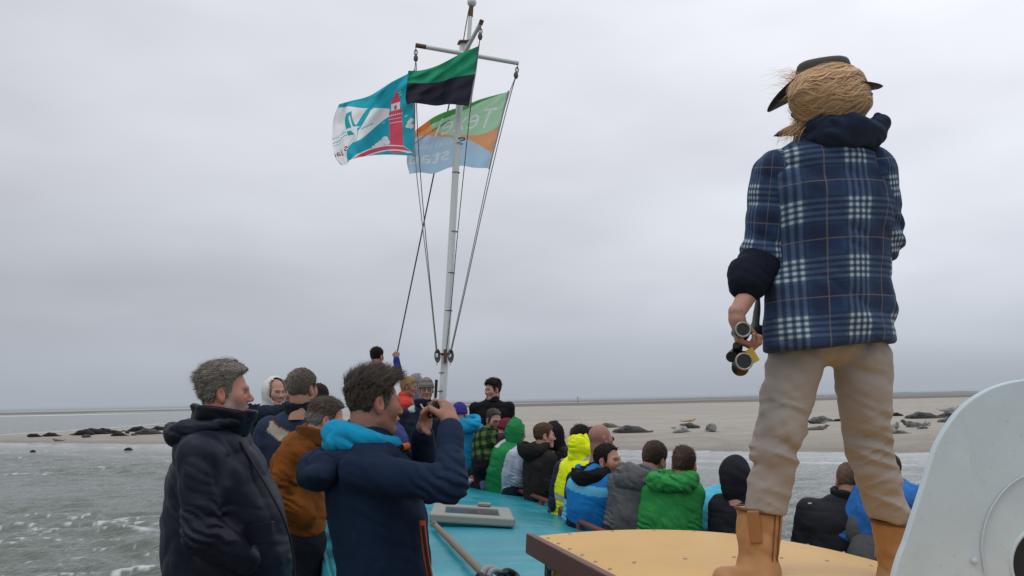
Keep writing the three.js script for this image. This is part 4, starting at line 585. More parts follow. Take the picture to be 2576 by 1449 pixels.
  for (const k of ['L', 'R']) { const a = S[k]; bp.push(cone(a.s, a.e, 0.04, 0.036), cone(a.e, a.w, s.bare === k ? 0.046 : 0.034, s.bare === k ? 0.0265 : 0.026), cone(LG[k].h, LG[k].k, 0.065, 0.05), cone(LG[k].k, LG[k].a, 0.045, 0.034)); }
  const sk = ho.skin || SKIN; bs.push(netMesh(union(bp, 0.04), ...bounds([...pts, s.head, ...Object.values(LG).flatMap((l) => [l.k, l.a])], 0.16), s.bodyCell || 0.026, (x, y, zz) => { const n = fbm(x * 40, y * 40, zz * 40, 3); return [sk[0] * (1 + 0.1 * n), sk[1] * (1 + 0.14 * n), sk[2] * (1 + 0.14 * n)]; }, foot));
  for (const h of s.hands || []) { const a = S[h.k], dir = h.dir || a.w.clone().sub(a.e); bs.push(handGeo({ ...h, skin: h.skin || sk, left: h.k === 'L' }).applyMatrix4(handMatrix(h.at || a.w.clone().addScaledVector(dir.clone().normalize(), h.out ?? 0.01), dir, h.palm)).applyMatrix4(local)); }
  part(T, 'body', mergeGeometries(bs.map((g) => g.toNonIndexed())), vcol(0.55, { sheen: 0.15 }));
  const headPart = (name, g, m, label) => part(T, name, g.applyMatrix4(hm).applyMatrix4(local), m, label), rel = (g) => g.applyMatrix4(local);
  if (s.hair) headPart('hair', hairGeo({ cell: s.headCell ? s.headCell * 1.05 : 0.0045, seed: s.seed || 1, ...s.hair }), vcol(0.75, { side: THREE.DoubleSide }));
  const api = { T, S, at, R, F, up, sec, hb, hm, hs, local, foot, headPart, rel, LG, add: (name, geo, m, label) => part(T, name, Array.isArray(geo) ? geo.map(rel) : rel(geo), m, label), field: (name, pcs, k, o, m) => part(T, name, garment(pcs, k, { org: foot, ...o }), m || vcol(o.rough ?? 0.85)) };
  return api;
}
const smin2 = (a, b, k) => (x, y, z) => smin(a(x, y, z), b(x, y, z), k);
// a hood lying back on the shoulders: ring round the neck plus a hanging bag, hollow on top
function hoodDown(p, c, o) {
  const { R, F } = p, sz = o.size || 1, U = V3(0, 1, 0).addScaledVector(F, -(o.tilt ?? 0.45)).normalize(), Fn = R.clone().cross(U).negate(), C = c.clone(); if (Fn.dot(F) < 0) Fn.negate();
  const rr = (o.ring || 0.105) * sz, tube = (o.tube || 0.045) * sz, ring = (x, y, z) => { x -= C.x; y -= C.y; z -= C.z; const a = x * R.x + y * R.y + z * R.z, u = x * U.x + y * U.y + z * U.z, f = x * Fn.x + y * Fn.y + z * Fn.z, q = Math.hypot(a, f * 0.92), back = sstep(0.06, -0.12, f); return Math.hypot(q - rr - back * 0.015, u * (1 - 0.25 * back)) - tube * (0.75 + 0.35 * back); };
  const bc = C.clone().addScaledVector(F, -(o.back ?? 0.13) * sz).add(V3(0, -(o.drop ?? 0.05) * sz, 0)), bag = ell(bc, (o.bw || 0.125) * sz, (o.bh || 0.085) * sz, (o.bd || 0.075) * sz, [R, U, Fn]), hol = ell(bc.clone().addScaledVector(U, 0.06 * sz).addScaledVector(F, 0.02), 0.095 * sz, 0.07 * sz, 0.06 * sz, [R, U, Fn]);
  const bag2 = (x, y, z) => smin(ring(x, y, z), smax(bag(x, y, z), -hol(x, y, z), 0.02), 0.035);
  return p.field(o.name || 'hood', [{ f: bag2, id: 'hood' }], 0.03, { color: o.color, folds: folds(o.amp ?? 0.008, 1.3, o.seed || 2), box: bounds([C, bc], 0.26 * sz), cell: o.cell || 0.009, rough: o.rough }, o.mat);
}
// a hood pulled up over the head, open in front, running down into the collar
function hoodUp(p, head, o) {
  const b = p.hb, sz = o.size || 1, B = [b.R, b.U, b.F], c = head.clone().addScaledVector(b.U, 0.016).addScaledVector(b.F, -0.016), out = ell(c, 0.104 * sz, 0.130 * sz, 0.122 * sz, B), inn = ell(c.clone().addScaledVector(b.F, 0.03), 0.082 * sz, 0.11 * sz, 0.12 * sz, B), face = ell(head.clone().addScaledVector(b.F, 0.14).addScaledVector(b.U, -0.015), 0.072, 0.105, 0.11, B);
  const nk = cone(head.clone().addScaledVector(b.U, -0.08).addScaledVector(b.F, -0.02), o.to || p.at(0.95), 0.088 * sz, 0.10 * sz), peak = o.peak ? cone(c.clone().addScaledVector(b.U, 0.10).addScaledVector(b.F, -0.02), c.clone().addScaledVector(b.U, 0.145).addScaledVector(b.F, -0.05), 0.035, 0.012) : null;
  const f = (x, y, z) => { let d = smin(out(x, y, z), nk(x, y, z), 0.04); if (peak) d = smin(d, peak(x, y, z), 0.05); d = smax(d, -inn(x, y, z), 0.01); return smax(d, -face(x, y, z), 0.012); };
  return p.field(o.name || 'hood', [{ f, id: 'hood' }], 0.03, { color: o.color, folds: folds(o.amp ?? 0.005, 1.2, o.seed || 3), box: bounds([head, p.at(0.95)], 0.19 * sz), cell: o.cell || 0.010, rough: o.rough }, o.mat);
}
function collar(p, c, o) {                           // standing collar: slanted open ring
  const { R, F } = p, U = V3(0, 1, 0).addScaledVector(F, -(o.tilt ?? 0.25)).normalize(), Fn = U.clone().cross(R).normalize(); if (Fn.dot(F) < 0) Fn.negate(); const h = o.h || 0.04, r0 = o.r || 0.088;
  const f = (x, y, z) => { x -= c.x; y -= c.y; z -= c.z; const a = x * R.x + y * R.y + z * R.z, u = x * U.x + y * U.y + z * U.z, q = x * Fn.x + y * Fn.y + z * Fn.z, rr = Math.hypot(a, q * 0.92) - r0 - (u * (o.flare || 0.1)); return Math.hypot(Math.max(0, Math.abs(u) - h), rr) - (o.t || 0.014); };
  return p.field(o.name || 'collar', [{ f, id: 'c' }], 0.03, { color: o.color, folds: folds(o.amp ?? 0.004, 1.4, 6), box: bounds([c], r0 + 0.07 + h), cell: o.cell || 0.009, rough: o.rough }, o.mat);
}
function glasses(p, o = {}) {
  const g = [], y = 0.004, zf = 0.098; for (const s of [-1, 1]) { const t = new THREE.TorusGeometry(0.021, o.t || 0.0022, 6, 24).scale(1.15, 0.78, 1).translate(s * 0.032, y, zf - 0.004); g.push(t, rod(V3(s * 0.055, y + 0.004, zf - 0.008), V3(s * 0.079, y + 0.006, -0.01), o.t || 0.002, 0.002, 6)); } g.push(rod(V3(-0.009, y + 0.004, zf), V3(0.009, y + 0.004, zf), 0.002, 0.002, 6));
  const m = p.headPart('glasses', mergeGeometries(g.map(plain)), std(o.color || [0.015, 0.015, 0.018], 0.3));
  if (o.dark) p.headPart('dark_lenses', mergeGeometries([-1, 1].map((s) => plain(new THREE.SphereGeometry(0.023, 16, 10).scale(1.1, 0.78, 0.22).translate(s * 0.033, y, zf - 0.004)))), std([0.01, 0.01, 0.012], 0.08));
}
function beanie(p, o) {                              // knitted cap in head coordinates
  const low = o.low ?? 0.03, c = (x, y, z) => { const line = y - (low - 0.35 * (0.09 - z) * 0.25), d = ell0(x, y - (o.tall || 0) * sstep(0.04, 0.16, y), z) - (o.t || 0.012) - 0.006 * sstep(0.035, 0.0, Math.abs(line - 0.02)); return smax(d + 0.0012 * Math.sin(Math.atan2(x, z) * 46), -line, 0.008); };
  return p.headPart(o.name || 'beanie', netMesh(c, V3(-0.12, -0.06, -0.15), V3(0.12, 0.22, 0.13), 0.005, (x, y, z) => { const n = 1 + 0.2 * fbm(x * 70, y * 70, z * 70, 2), q = o.bands ? o.bands(y) : o.color; return q.map((v) => v * n); }, null, 0.002), vcol(0.95));
}
const ell0 = ell(V3(0, 0.035, -0.016), 0.079, 0.094, 0.101);
// ---------------------------------------------------------------- the man in the dark rain jacket, left
const DECK = (z) => EYE - 1.64;
{
  const d = 3.3, S = (px, py, w, dd, dz = 0) => ({ c: P(px, py, d + dz), w, d: dd }), navy = [0.0088, 0.0105, 0.0235];
  const p = person({ label: 'grey-haired bearded man in dark navy rain jacket, hand in pocket, facing right', yaw: 80, hip: P(578, 1470, d), neck: P(556, 1075, d), head: P(571, 992, d), headYaw: 79, pitch: 2, deck: 0.86, seed: 3, cell: 0.0095, headCell: 0.0036,
    sec: [S(585, 1560, 0.24, 0.235), S(583, 1490, 0.25, 0.245), S(574, 1400, 0.255, 0.262), S(563, 1310, 0.25, 0.245), S(547, 1215, 0.24, 0.205), S(535, 1140, 0.215, 0.158), S(545, 1092, 0.14, 0.115), S(556, 1060, 0.09, 0.09)],
    arms: { R: { s: P(503, 1150, d - 0.21), e: P(508, 1345, d - 0.30), w: P(620, 1412, d - 0.235) }, L: { s: P(560, 1150, d + 0.21), e: P(590, 1340, d + 0.30), w: P(680, 1400, d + 0.2) } }, armR: 1.25,
    jacket: { color: navy, amp: 0.008, fs: 0.85, rough: 0.5, ext: { specularIntensity: 0.42 } }, trousers: { color: [0.012, 0.016, 0.035] },
    face: { nose: 1.04, fat: 0.006, jaw: 1.08, beard: 0.9, beardCol: [0.36, 0.32, 0.29], hairCol: [0.15, 0.12, 0.10], skin: [0.44, 0.22, 0.165] },
    hair: { th: 0.028, side: 0.009, recede: 0.014, col: [0.38, 0.34, 0.295], col2: [0.145, 0.125, 0.105], n: 4200, len: 0.040, sideLen: 0.5, lift: 0.42, sideLift: 0.28, mess: 0.55, curl: 0.007, width: 0.0012, tuft: 0.006, seed: 11, burn: -0.035, nape: -0.10, comb: combBack, wind: V3(0, 0.12, -0.05), shape: (x, y, z) => 0.005 * sstep(-0.02, -0.10, z) * sstep(-0.05, 0.05, y), grey: (x, y, z) => 0.75 * sstep(0.0, 0.06, z) * sstep(0.09, 0.03, y) },
    hands: [{ k: 'R', dir: P(690, 1500, d + 0.05).sub(P(620, 1412, d - 0.18)), palm: V3(0, 0, -1), at: P(632, 1424, d - 0.16), curl: [[10, 15, 10], [12, 15, 10], [12, 15, 10], [14, 15, 10]] }] });
  hoodDown(p, P(550, 1070, d), { color: [0.009, 0.012, 0.022], ring: 0.115, tube: 0.036, back: 0.135, drop: 0.02, bw: 0.13, bh: 0.06, bd: 0.085, tilt: 0.25, rough: 0.45, amp: 0.008 });
  collar(p, P(562, 1060, d), { color: [0.007, 0.008, 0.014], h: 0.045, r: 0.098, t: 0.016, flare: 0.25, tilt: -0.12, rough: 0.45, amp: 0.006 });
  // storm flap, pocket flap and seam lines lie proud of the jacket
  p.add('pocket_flap', rbox(0.155, 0.075, 0.012, 0.004).rotateZ(0.18).rotateY(-0.55).translate(...P(655, 1342, d - 0.235).toArray()), std(navy, 0.42));
  p.add('storm_flap', rope([P(604, 1110, d - 0.08), P(636, 1165, d - 0.09), P(680, 1240, d - 0.10), P(715, 1310, d - 0.10), P(737, 1390, d - 0.09), P(742, 1470, d - 0.09)], 0.005, 40, 8), std([0.006, 0.007, 0.012], 0.7));
}
// ---------------------------------------------------------------- the man taking a picture
{
  const d = 2.9, S = (px, py, w, dd, dz = 0) => ({ c: P(px, py, d + dz), w, d: dd }), blue = [0.0080, 0.0185, 0.044];
  const p = person({ label: 'man in dark blue jacket with turquoise fleece hood taking a picture', yaw: 66, hip: P(968, 1470, d), neck: P(925, 1110, d), head: P(944, 1017, d), headYaw: 60, pitch: -2, deck: 0.86, seed: 8, cell: 0.0085, headCell: 0.0032,
    sec: [S(972, 1600, 0.205, 0.17), S(969, 1500, 0.21, 0.172), S(964, 1400, 0.21, 0.172), S(952, 1320, 0.215, 0.178), S(936, 1230, 0.225, 0.17), S(916, 1168, 0.20, 0.135), S(916, 1125, 0.13, 0.11), S(925, 1095, 0.09, 0.09)],
    arms: { R: { s: P(905, 1185, d - 0.17), e: P(1132, 1222, d - 0.33), w: P(1133, 1085, d - 0.10) }, L: { s: P(985, 1150, d + 0.20), e: P(1075, 1225, d + 0.26), w: P(1062, 1092, d + 0.10) } }, armR: 1.02,
    jacket: { color: blue, amp: 0.0065, fs: 0.9, rough: 0.85, ext: { sheen: 0.3, sheenRoughness: 0.6, sheenColor: lin(0.04, 0.08, 0.14) } }, trousers: { color: [0.012, 0.014, 0.02] },
    face: { nose: 1.08, beard: 0.25, beardCol: [0.12, 0.09, 0.075], hairCol: [0.05, 0.04, 0.03], squint: 1, skin: [0.33, 0.175, 0.125] },
    hair: { th: 0.022, side: 0.008, recede: 0.012, col: [0.115, 0.092, 0.075], col2: [0.038, 0.030, 0.024], n: 6000, len: 0.042, sideLen: 0.34, lift: 0.75, sideLift: 0.2, mess: 0.45, curl: 0.003, width: 0.0009, tuft: 0.005, seed: 21, burn: -0.03, comb: (x, y, z) => (y > 0.07 ? V3(x, 0.4, 0.55 + 3 * z).normalize() : combDown(x, y, z)), wind: V3(0.05, 0.1, 0.1), shape: (x, y, z) => 0.010 * sstep(0.03, 0.08, z) * sstep(0.06, 0.1, y), grey: (x, y, z) => 0.55 * sstep(0.06, -0.01, y) * sstep(-0.03, 0.03, z) },
    hands: [{ k: 'R', at: P(1138, 1068, d - 0.07), dir: P(1118, 1000, d + 0.02).sub(P(1138, 1068, d - 0.07)), palm: V3(-0.75, 0.0, -0.62), curl: [[40, 62, 30], [48, 70, 40], [55, 72, 45], [60, 75, 45]], thumb: [0.35, 0.8, 0.5, 25], cell: 0.003 },
      { k: 'L', at: P(1066, 1078, d + 0.09), dir: P(1078, 1015, d + 0.03).sub(P(1066, 1078, d + 0.09)), palm: V3(0.8, 0.05, 0.55), curl: [[30, 50, 25], [34, 52, 28], [38, 52, 28], [42, 54, 28]], thumb: [0.75, 0.30, 0.85, 10], spread: 0.15, cell: 0.003 }] });
  const fl = [0.010, 0.27, 0.47];
  // navy outer hood lying on the back, fleece hood standing round the neck
  hoodDown(p, P(905, 1140, d), { name: 'outer_hood', color: [0.0085, 0.0185, 0.042], ring: 0.125, tube: 0.030, back: 0.145, drop: 0.06, bw: 0.15, bh: 0.065, bd: 0.08, tilt: 0.15, amp: 0.009 });
  hoodDown(p, P(926, 1106, d), { name: 'fleece_hood', color: fl, ring: 0.092, tube: 0.042, back: 0.085, drop: 0.005, bw: 0.10, bh: 0.055, bd: 0.065, tilt: -0.18, amp: 0.010, cell: 0.007, mat: vcol(1, { sheen: 0.6, sheenRoughness: 0.7, sheenColor: lin(0.1, 0.35, 0.5) }) });
  p.add('orange_zip', rope([P(1062, 1310, d - 0.155), P(1066, 1350, d - 0.16), P(1072, 1400, d - 0.16), P(1082, 1449, d - 0.155), P(1086, 1480, d - 0.15)], 0.0105, 30, 8), std([0.45, 0.085, 0.02], 0.6));
  p.add('pocket_opening', rope([P(1063.5, 1322, d - 0.167), P(1068, 1360, d - 0.172), P(1075, 1410, d - 0.172), P(1084, 1460, d - 0.165)], 0.006, 30, 8), std([0.03, 0.005, 0.004], 0.8));
  p.add('collar_tip', rope([P(985, 1118, d - 0.05), P(1005, 1126, d - 0.02), P(1026, 1128, d + 0.0)], 0.014, 12, 8), std([0.01, 0.009, 0.012], 0.8)); p.add('orange_tab', rope([P(1012, 1125, d - 0.03), P(1028, 1121, d - 0.01)], 0.012, 6, 8), std([0.55, 0.12, 0.03], 0.6));
  // compact camera between the hands
  const c = P(1092, 1030, d + 0.02), t = thing('camera', 'small black camera held up between both hands of the man in dark blue', 'camera', c), b = basis(62, 0, -4), m = new THREE.Matrix4().makeBasis(b.R.clone().negate(), b.U, b.F);
  const q = (g) => g.applyMatrix4(m); part(t, 'camera_body', q(rbox(0.100, 0.060, 0.022, 0.006)), M.black); part(t, 'lens', q(new THREE.CylinderGeometry(0.021, 0.022, 0.028, 24).rotateX(Math.PI / 2).translate(0.01, 0, 0.024)), M.dark); part(t, 'screen', q(box(0.066, 0.046, 0.002, -0.008, 0, -0.0125)), M.glass); part(t, 'shutter_button', q(new THREE.CylinderGeometry(0.006, 0.006, 0.005, 14).translate(-0.034, 0.032, 0)), M.steel);
}
// ---------------------------------------------------------------- the woman on the yellow cabin roof
{
  const d = 2.75, S = (px, py, w, dd, dz = 0) => ({ c: P(px, py, d + dz), w, d: dd });
  // woven plaid, one repeat 0.30 m
  const plaid = dataTex(1024, 1024, (u, v) => {
    const band = (t) => { t = t - Math.floor(t); const c = Math.abs(t - 0.5); let wht = 0; for (const k of [-0.159, -0.053, 0.053, 0.159]) wht = Math.max(wht, sstep(0.042, 0.012, Math.abs(t - 0.5 - k))); let mid = sstep(0.27, 0.20, c), navy = sstep(0.012, 0.006, Math.abs(c - 0.185)), tan = sstep(0.016, 0.004, Math.min(t, 1 - t)), teal = sstep(0.36, 0.24, c) * 0.8; return { wht, mid, navy, tan, teal }; };
    const a = band(u), b = band(v), g = fbm(u * 90, v * 90, 2, 3), f = (u * 512 + v * 512) % 1; const mixc = (p, q, t) => p.map((x, i) => mix(x, q[i], t));
    let c = [0.015, 0.034, 0.105]; c = mixc(c, [0.020, 0.085, 0.165], 0.5 * Math.max(a.teal, b.teal) + 0.25 * a.teal * b.teal); c = mixc(c, [0.009, 0.012, 0.034], 0.5 * (1 - a.mid) * (1 - b.mid) * (noise3(Math.floor(u * 2 + 0.5) , Math.floor(v * 2 + 0.5), 3) > 0 ? 1 : 0.1));
    c = mixc(c, [0.10, 0.13, 0.235], 0.55 * a.wht * (1 - b.mid * 0.0) + 0.42 * b.wht * (1 - a.wht)); c = mixc(c, [0.010, 0.014, 0.045], 0.5 * Math.max(a.mid * (1 - a.wht), b.mid * (1 - b.wht)) * (a.mid + b.mid > 0.5 ? 1 : 0)); c = mixc(c, [0.60, 0.68, 0.73], 0.78 * a.wht * b.wht); c = mixc(c, [0.20, 0.30, 0.36], 0.35 * (a.wht * b.mid + b.wht * a.mid) * (1 - a.wht * b.wht));
    c = mixc(c, [0.30, 0.22, 0.15], 0.42 * Math.max(a.tan, b.tan)); const s = 1 + 0.32 * g; return c.map((x) => Math.pow(clamp(x * s), 1 / 2.2)); });
  plaid.colorSpace = THREE.SRGBColorSpace;
  const fleece = new THREE.MeshPhysicalMaterial({ map: plaid, roughness: 1, sheen: 0.5, sheenRoughness: 0.6, sheenColor: lin(0.10, 0.14, 0.22), side: THREE.DoubleSide });
  const base = P(1990, 1500, d - 0.12), hip = P(2084, 905, d), neck = P(2085, 345, d - 0.02), head = P(2069, 258, d - 0.02);
  const lk = { h: P(2003, 905, d), k: P(1948, 1130, d - 0.05), a: P(1914, 1400, d - 0.06) }, rk = { h: P(2166, 905, d + 0.02), k: P(2187, 1130, d + 0.02), a: P(2262, 1420, d + 0.05) };
  const p = person({ label: 'woman in blue plaid fleece jacket, brown hat and tan boots standing on the yellow roof', base, yaw: -14, hip, neck, head, headYaw: -74, pitch: -4, roll: 3, seed: 5, cell: 0.010, headCell: 0.0042, headScale: 0.92, thin: 0.45, bodyCell: 0.013, bare: 'L',
    sec: [S(2088, 900, 0.25, 0.17), S(2086, 840, 0.245, 0.168), S(2088, 740, 0.225, 0.16), S(2095, 620, 0.205, 0.155), S(2092, 500, 0.225, 0.158), S(2085, 425, 0.205, 0.135), S(2083, 370, 0.13, 0.11), S(2085, 335, 0.09, 0.09)],
    arms: { L: { s: P(1945, 455, d), e: P(1925, 660, d + 0.03), w: P(1852, 792, d - 0.14) }, R: { s: P(2200, 450, d), e: P(2208, 600, d + 0.02), w: P(2150, 590, d + 0.30) } }, armR: 1.18,
    jacket: { skip: true, color: [0.01, 0.02, 0.06] }, legs: { L: lk, R: rk }, trousers: { skip: true }, noShoes: true,
    face: { nose: 0.95, skin: [0.46, 0.25, 0.19] },
    hands: [{ k: 'L', at: P(1852, 792, d - 0.14), dir: P(1862, 870, d - 0.12).sub(P(1852, 792, d - 0.14)), palm: V3(0.93, 0.0, 0.36), curl: [[48, 66, 42], [54, 70, 44], [58, 70, 44], [62, 70, 42]], thumb: [0.55, 0.75, 0.55, 20], cell: 0.003 }] });
  // jacket: trunk and sleeves are separate pieces with cylindrical weave coordinates
  const R = p.R, F = p.F, trunk = spine(p.sec, R, F), fo = folds(0.0085, 0.75, 2.2), wave = (x, y, z) => 0.006 * Math.sin(x * 26 + y * 9 + 2 * noise3(x * 5, y * 4, z * 5)) * sstep(EYE + 0.62, EYE + 0.2, y);
  const weave = (g, o, U, Rr, Ff, scale, off) => { const q = g.attributes.position, uv = new Float32Array(q.count * 2); for (let i = 0; i < q.count; i++) { const v = V3(q.getX(i), q.getY(i), q.getZ(i)).sub(o), a = v.dot(Rr), f = v.dot(Ff), h = v.dot(U); const r = 0.20, th = Math.atan2(a, -f); uv[i * 2] = (mix(a * 1.05, th * r, 0.55)) * scale + off[0]; uv[i * 2 + 1] = h * scale * 1.117 + off[1]; } g.setAttribute('uv', new THREE.BufferAttribute(uv, 2)); g.deleteAttribute('color'); return g; };
  const shoulderF = [cone(p.S.L.s.clone().lerp(p.S.R.s, 0.12), p.S.R.s.clone().lerp(p.S.L.s, 0.12), 0.075, 0.075)], hemY = (x) => P(2086, 876, d).y + 0.012 * Math.sin((x - hip.x) * 9);
  const jf = (x, y, z) => smax(smin(trunk(x, y, z), shoulderF[0](x, y, z), 0.06) + fo(x, y, z) + wave(x, y, z), hemY(x) - y, 0.012);
  const pts = p.sec.map((q) => q.c), jg = weave(netMesh(jf, ...bounds([...pts, p.S.L.s, p.S.R.s], 0.27), 0.009, () => [1, 1, 1], p.foot, 0.004), hip.clone().sub(p.foot), V3(-0.035, 1, 0).normalize(), R, F, 1 / 0.21, [0.5, -0.06]);
  const jk = part(p.T, 'jacket', jg, fleece);
  for (const k of ['L', 'R']) {
    const a = p.S[k], end = k === 'L' ? a.e.clone().lerp(a.w, 0.08) : a.w, up = a.s.clone().sub(a.e).normalize(), fs = folds(0.008, 0.9, k === 'L' ? 7 : 9), top = a.s.clone().addScaledVector(up, 0.02).addScaledVector(R, k === 'L' ? 0.02 : -0.02);
    const c1 = cone(top, a.e, 0.094, 0.088), c2 = cone(a.e, end, k === 'L' ? 0.088 : 0.075, k === 'L' ? 0.086 : 0.06), f = (x, y, z) => smin(c1(x, y, z), c2(x, y, z), 0.03) + fs(x, y, z) + 0.006 * Math.sin((y + 0.5 * x) * 95) * sstep(0.16, 0.02, Math.abs(y - a.e.y));
    const sr = R.clone().addScaledVector(up, -R.dot(up)).normalize(), sf = up.clone().cross(sr).normalize(), g = weave(netMesh(f, ...bounds([top, a.e, end], 0.13), 0.009, () => [1, 1, 1], p.foot, 0.004), a.e.clone().sub(p.foot), up, sr, sf.dot(F) < 0 ? sf.negate() : sf, 1 / 0.21, k === 'L' ? [0.45, 0.28] : [0.40, 0.55]);
    const sm = new THREE.Mesh(g, fleece); sm.name = 'sleeve'; sm.castShadow = sm.receiveShadow = true; jk.add(sm);
  }
  // turned-back cuff, dark lining
  { const a = p.S.L, dir = a.w.clone().sub(a.e).normalize(), c0 = P(1912, 668, d + 0.0), c1 = P(1882, 704, d - 0.06); p.field('rolled_cuff', [{ f: smin2(cone(c0, c1, 0.084, 0.072), cone(c1.clone().addScaledVector(dir, -0.02), c1.clone().addScaledVector(dir, 0.022), 0.072, 0.056), 0.02), id: 'c' }], 0.02, { color: [0.0085, 0.011, 0.022], folds: folds(0.008, 1.2, 4), box: bounds([c0, c1], 0.15), cell: 0.008 }); }
  const hb = [0.024, 0.034, 0.060]; hoodDown(p, P(2096, 340, d), { color: hb, ring: 0.108, tube: 0.036, back: 0.10, drop: 0.0, bw: 0.135, bh: 0.05, bd: 0.07, tilt: 0.3, amp: 0.012, cell: 0.008, mat: vcol(1, { sheen: 0.4, sheenColor: lin(0.06, 0.08, 0.13) }) });
  p.field('collar_tip', [{ f: cone(P(1990, 328, d + 0.10), P(1948, 342, d + 0.16), 0.022, 0.006), id: 'c' }], 0.01, { color: [0.009, 0.012, 0.022], box: bounds([P(1965, 335, d + 0.1)], 0.15), cell: 0.008 });
  // trousers
  const leg = (l, top) => { const c = cone(l.k, l.a, 0.075, 0.072); return [cone(l.h, l.k, 0.101, 0.075), (x, y, z) => smax(c(x, y, z), top.y + 0.012 - 0.12 * (x - top.x) - y, 0.012)]; }, seat = [cone(lk.h.clone().add(V3(0.03, 0.09, 0)), rk.h.clone().add(V3(-0.03, 0.09, 0)), 0.115, 0.115)];
  const crease = (x, y, z) => { let q = 0; for (const l of [lk, rk]) { const dd = Math.hypot(x - l.k.x, y - l.k.y, z - l.k.z), t = sstep(0.26, 0.03, dd); q += t * 0.003 * Math.sin((y + 0.05 * Math.sin(x * 11 + 1) + 0.05 * noise3(x * 9, y * 9, z * 9)) * 115) * (0.6 + 0.8 * noise3(x * 6, y * 7, z * 6)); } const cut = y - (P(1912, 1285, d).y); { let t2 = 0.25; for (const l of [lk, rk]) t2 = Math.max(t2, sstep(0.24, 0.06, Math.hypot(x - l.k.x, y - l.k.y, z - l.k.z)), 0.8 * sstep(0.16, 0.02, y - (l.a.y + 0.13))); const n = Math.abs(noise3(x * 6.5, (y + 0.35 * (x - hip.x)) * 23, z * 6.5)), n2 = Math.abs(noise3(x * 9 + 5, (y - 0.5 * (x - hip.x)) * 34, z * 9)); q -= t2 * (0.0085 * (1 - 2.4 * n) + 0.004 * (1 - 2.4 * n2)); } return q + 0.004 * Math.sin((y * 1 - Math.abs(x - hip.x) * 1.2 + 0.05 * noise3(x * 6, y * 6, z * 6)) * 55) * sstep(EYE - 0.05, EYE + 0.2, y); };
  p.field('trousers', [{ f: seat[0], id: 's' }, ...leg(lk, P(1914, 1294, d - 0.04)).map((f) => ({ f, id: 'l', k: 0.025 })), ...leg(rk, P(2252, 1326, d + 0.05)).map((f) => ({ f, id: 'r', k: 0.025 }))], 0.05, { color: (x, y, z) => dull([0.345, 0.305, 0.272], x, y, z, 0.05), folds: folds(0.009, 0.85, 8), detail: crease, box: bounds([lk.h, rk.h, lk.k, rk.k, lk.a, rk.a], 0.23), cell: 0.009 });
  // boots
  const leather = (x, y, z) => { const q = fbm(x * 22, y * 22, z * 22, 4), s = clamp(0.5 + 1.1 * q); return [mix(0.34, 0.47, s), mix(0.175, 0.255, s), mix(0.07, 0.125, s)]; };
  for (const [l, toe, shaft] of [[lk, P(1826, 1500, d - 0.20), P(1912, 1290, d - 0.04)], [rk, P(2222, 1532, d - 0.02), P(2252, 1322, d + 0.05)]]) {
    const an = l === lk ? P(1905, 1452, d - 0.09) : P(2262, 1475, d + 0.02), sole = l === lk ? P(1906, 1500, d - 0.13) : P(2258, 1532, d + 0.0);
    const g = union([cone(shaft, an, 0.079, 0.063), cone(an, sole.clone().add(V3(0, 0.03, 0)), 0.060, 0.055), cone(sole.clone().add(V3(0, 0.04, 0)), toe.clone().add(V3(0, 0.045, 0)), 0.058, 0.045)], 0.045), fl = folds(0.005, 1.2, 3), f = (x, y, z) => smax(smax(g(x, y, z) + fl(x, y, z), y - shaft.y - 0.012 - (x - shaft.x) * -0.12, 0.006), sole.y - y, 0.006);
    part(p.T, 'boot', netMesh(f, ...bounds([shaft, an, sole, toe], 0.13), 0.0085, leather, p.foot, 0.003), vcol(0.55));
    const dirx = shaft.clone().sub(an).normalize(), so = []; const st = an.clone().lerp(shaft, 0.1); for (const off of [0.028, 0.048]) { const pt = []; for (let k = 0; k <= 6; k++) { const t = k / 6, c = st.clone().lerp(shaft, t), r = mix(0.064, 0.079, t); pt.push(c.add(V3(off, 0, Math.sqrt(Math.max(0.0001, r * r - off * off)) + 0.001))); } so.push(rope(pt, 0.0022, 20, 5)); } p.add('seam', so, std([0.16, 0.06, 0.02], 0.7));
    if (l === lk) p.add('pull_loop', [rbox(0.040, 0.105, 0.012, 0.005).rotateY(-0.5).rotateZ(0.06).translate(shaft.x - 0.042, shaft.y - 0.035, shaft.z + 0.072)], std([0.31, 0.14, 0.045], 0.6));
    const tr = []; for (let k = 0; k <= 30; k++) { const a = k / 30 * 6.2832; tr.push(V3(shaft.x + 0.081 * Math.cos(a), shaft.y + 0.010 - 0.0097 * Math.cos(a), shaft.z + 0.081 * Math.sin(a))); } p.add('boot_trim', rope(tr, 0.006, 60, 6), std([0.12, 0.055, 0.025], 0.7));
  }
  // hat: waxed brown, flat crown, curled brim; local head coordinates
  { const pos = [], idx = [], nA = 64, rings = [[0.001, 0.166], [0.035, 0.166], [0.058, 0.163], [0.070, 0.157], [0.077, 0.147], [0.081, 0.132], [0.086, 0.09], [0.092, 0.062], [0.102, 0.052], [0.125, 0.047], [0.15, 0.047], [0.168, 0.050], [0.172, 0.047], [0.166, 0.043], [0.12, 0.040], [0.097, 0.046]];
    rings.forEach(([r, y], j) => { for (let i = 0; i <= nA; i++) { const a = i / nA * 6.2832, x = Math.sin(a), z = Math.cos(a), br = sstep(0.10, 0.17, r), el = 1 + 0.16 * z * z; pos.push(x * r * el * 0.94, y + br * 0.40 * Math.max(0, x) * r * sstep(0.1, 0.6, z) + br * (0.018 * x * x - 0.05 * Math.max(0, z) * z - 0.006) - 0.18 * (z * r) * (j < 7 ? 0.25 : 0), z * r * el * 1.02 - 0.012); if (i < nA && j) { const o = (j - 1) * (nA + 1) + i; idx.push(o, o + nA + 1, o + nA + 2, o, o + nA + 2, o + 1); } } });
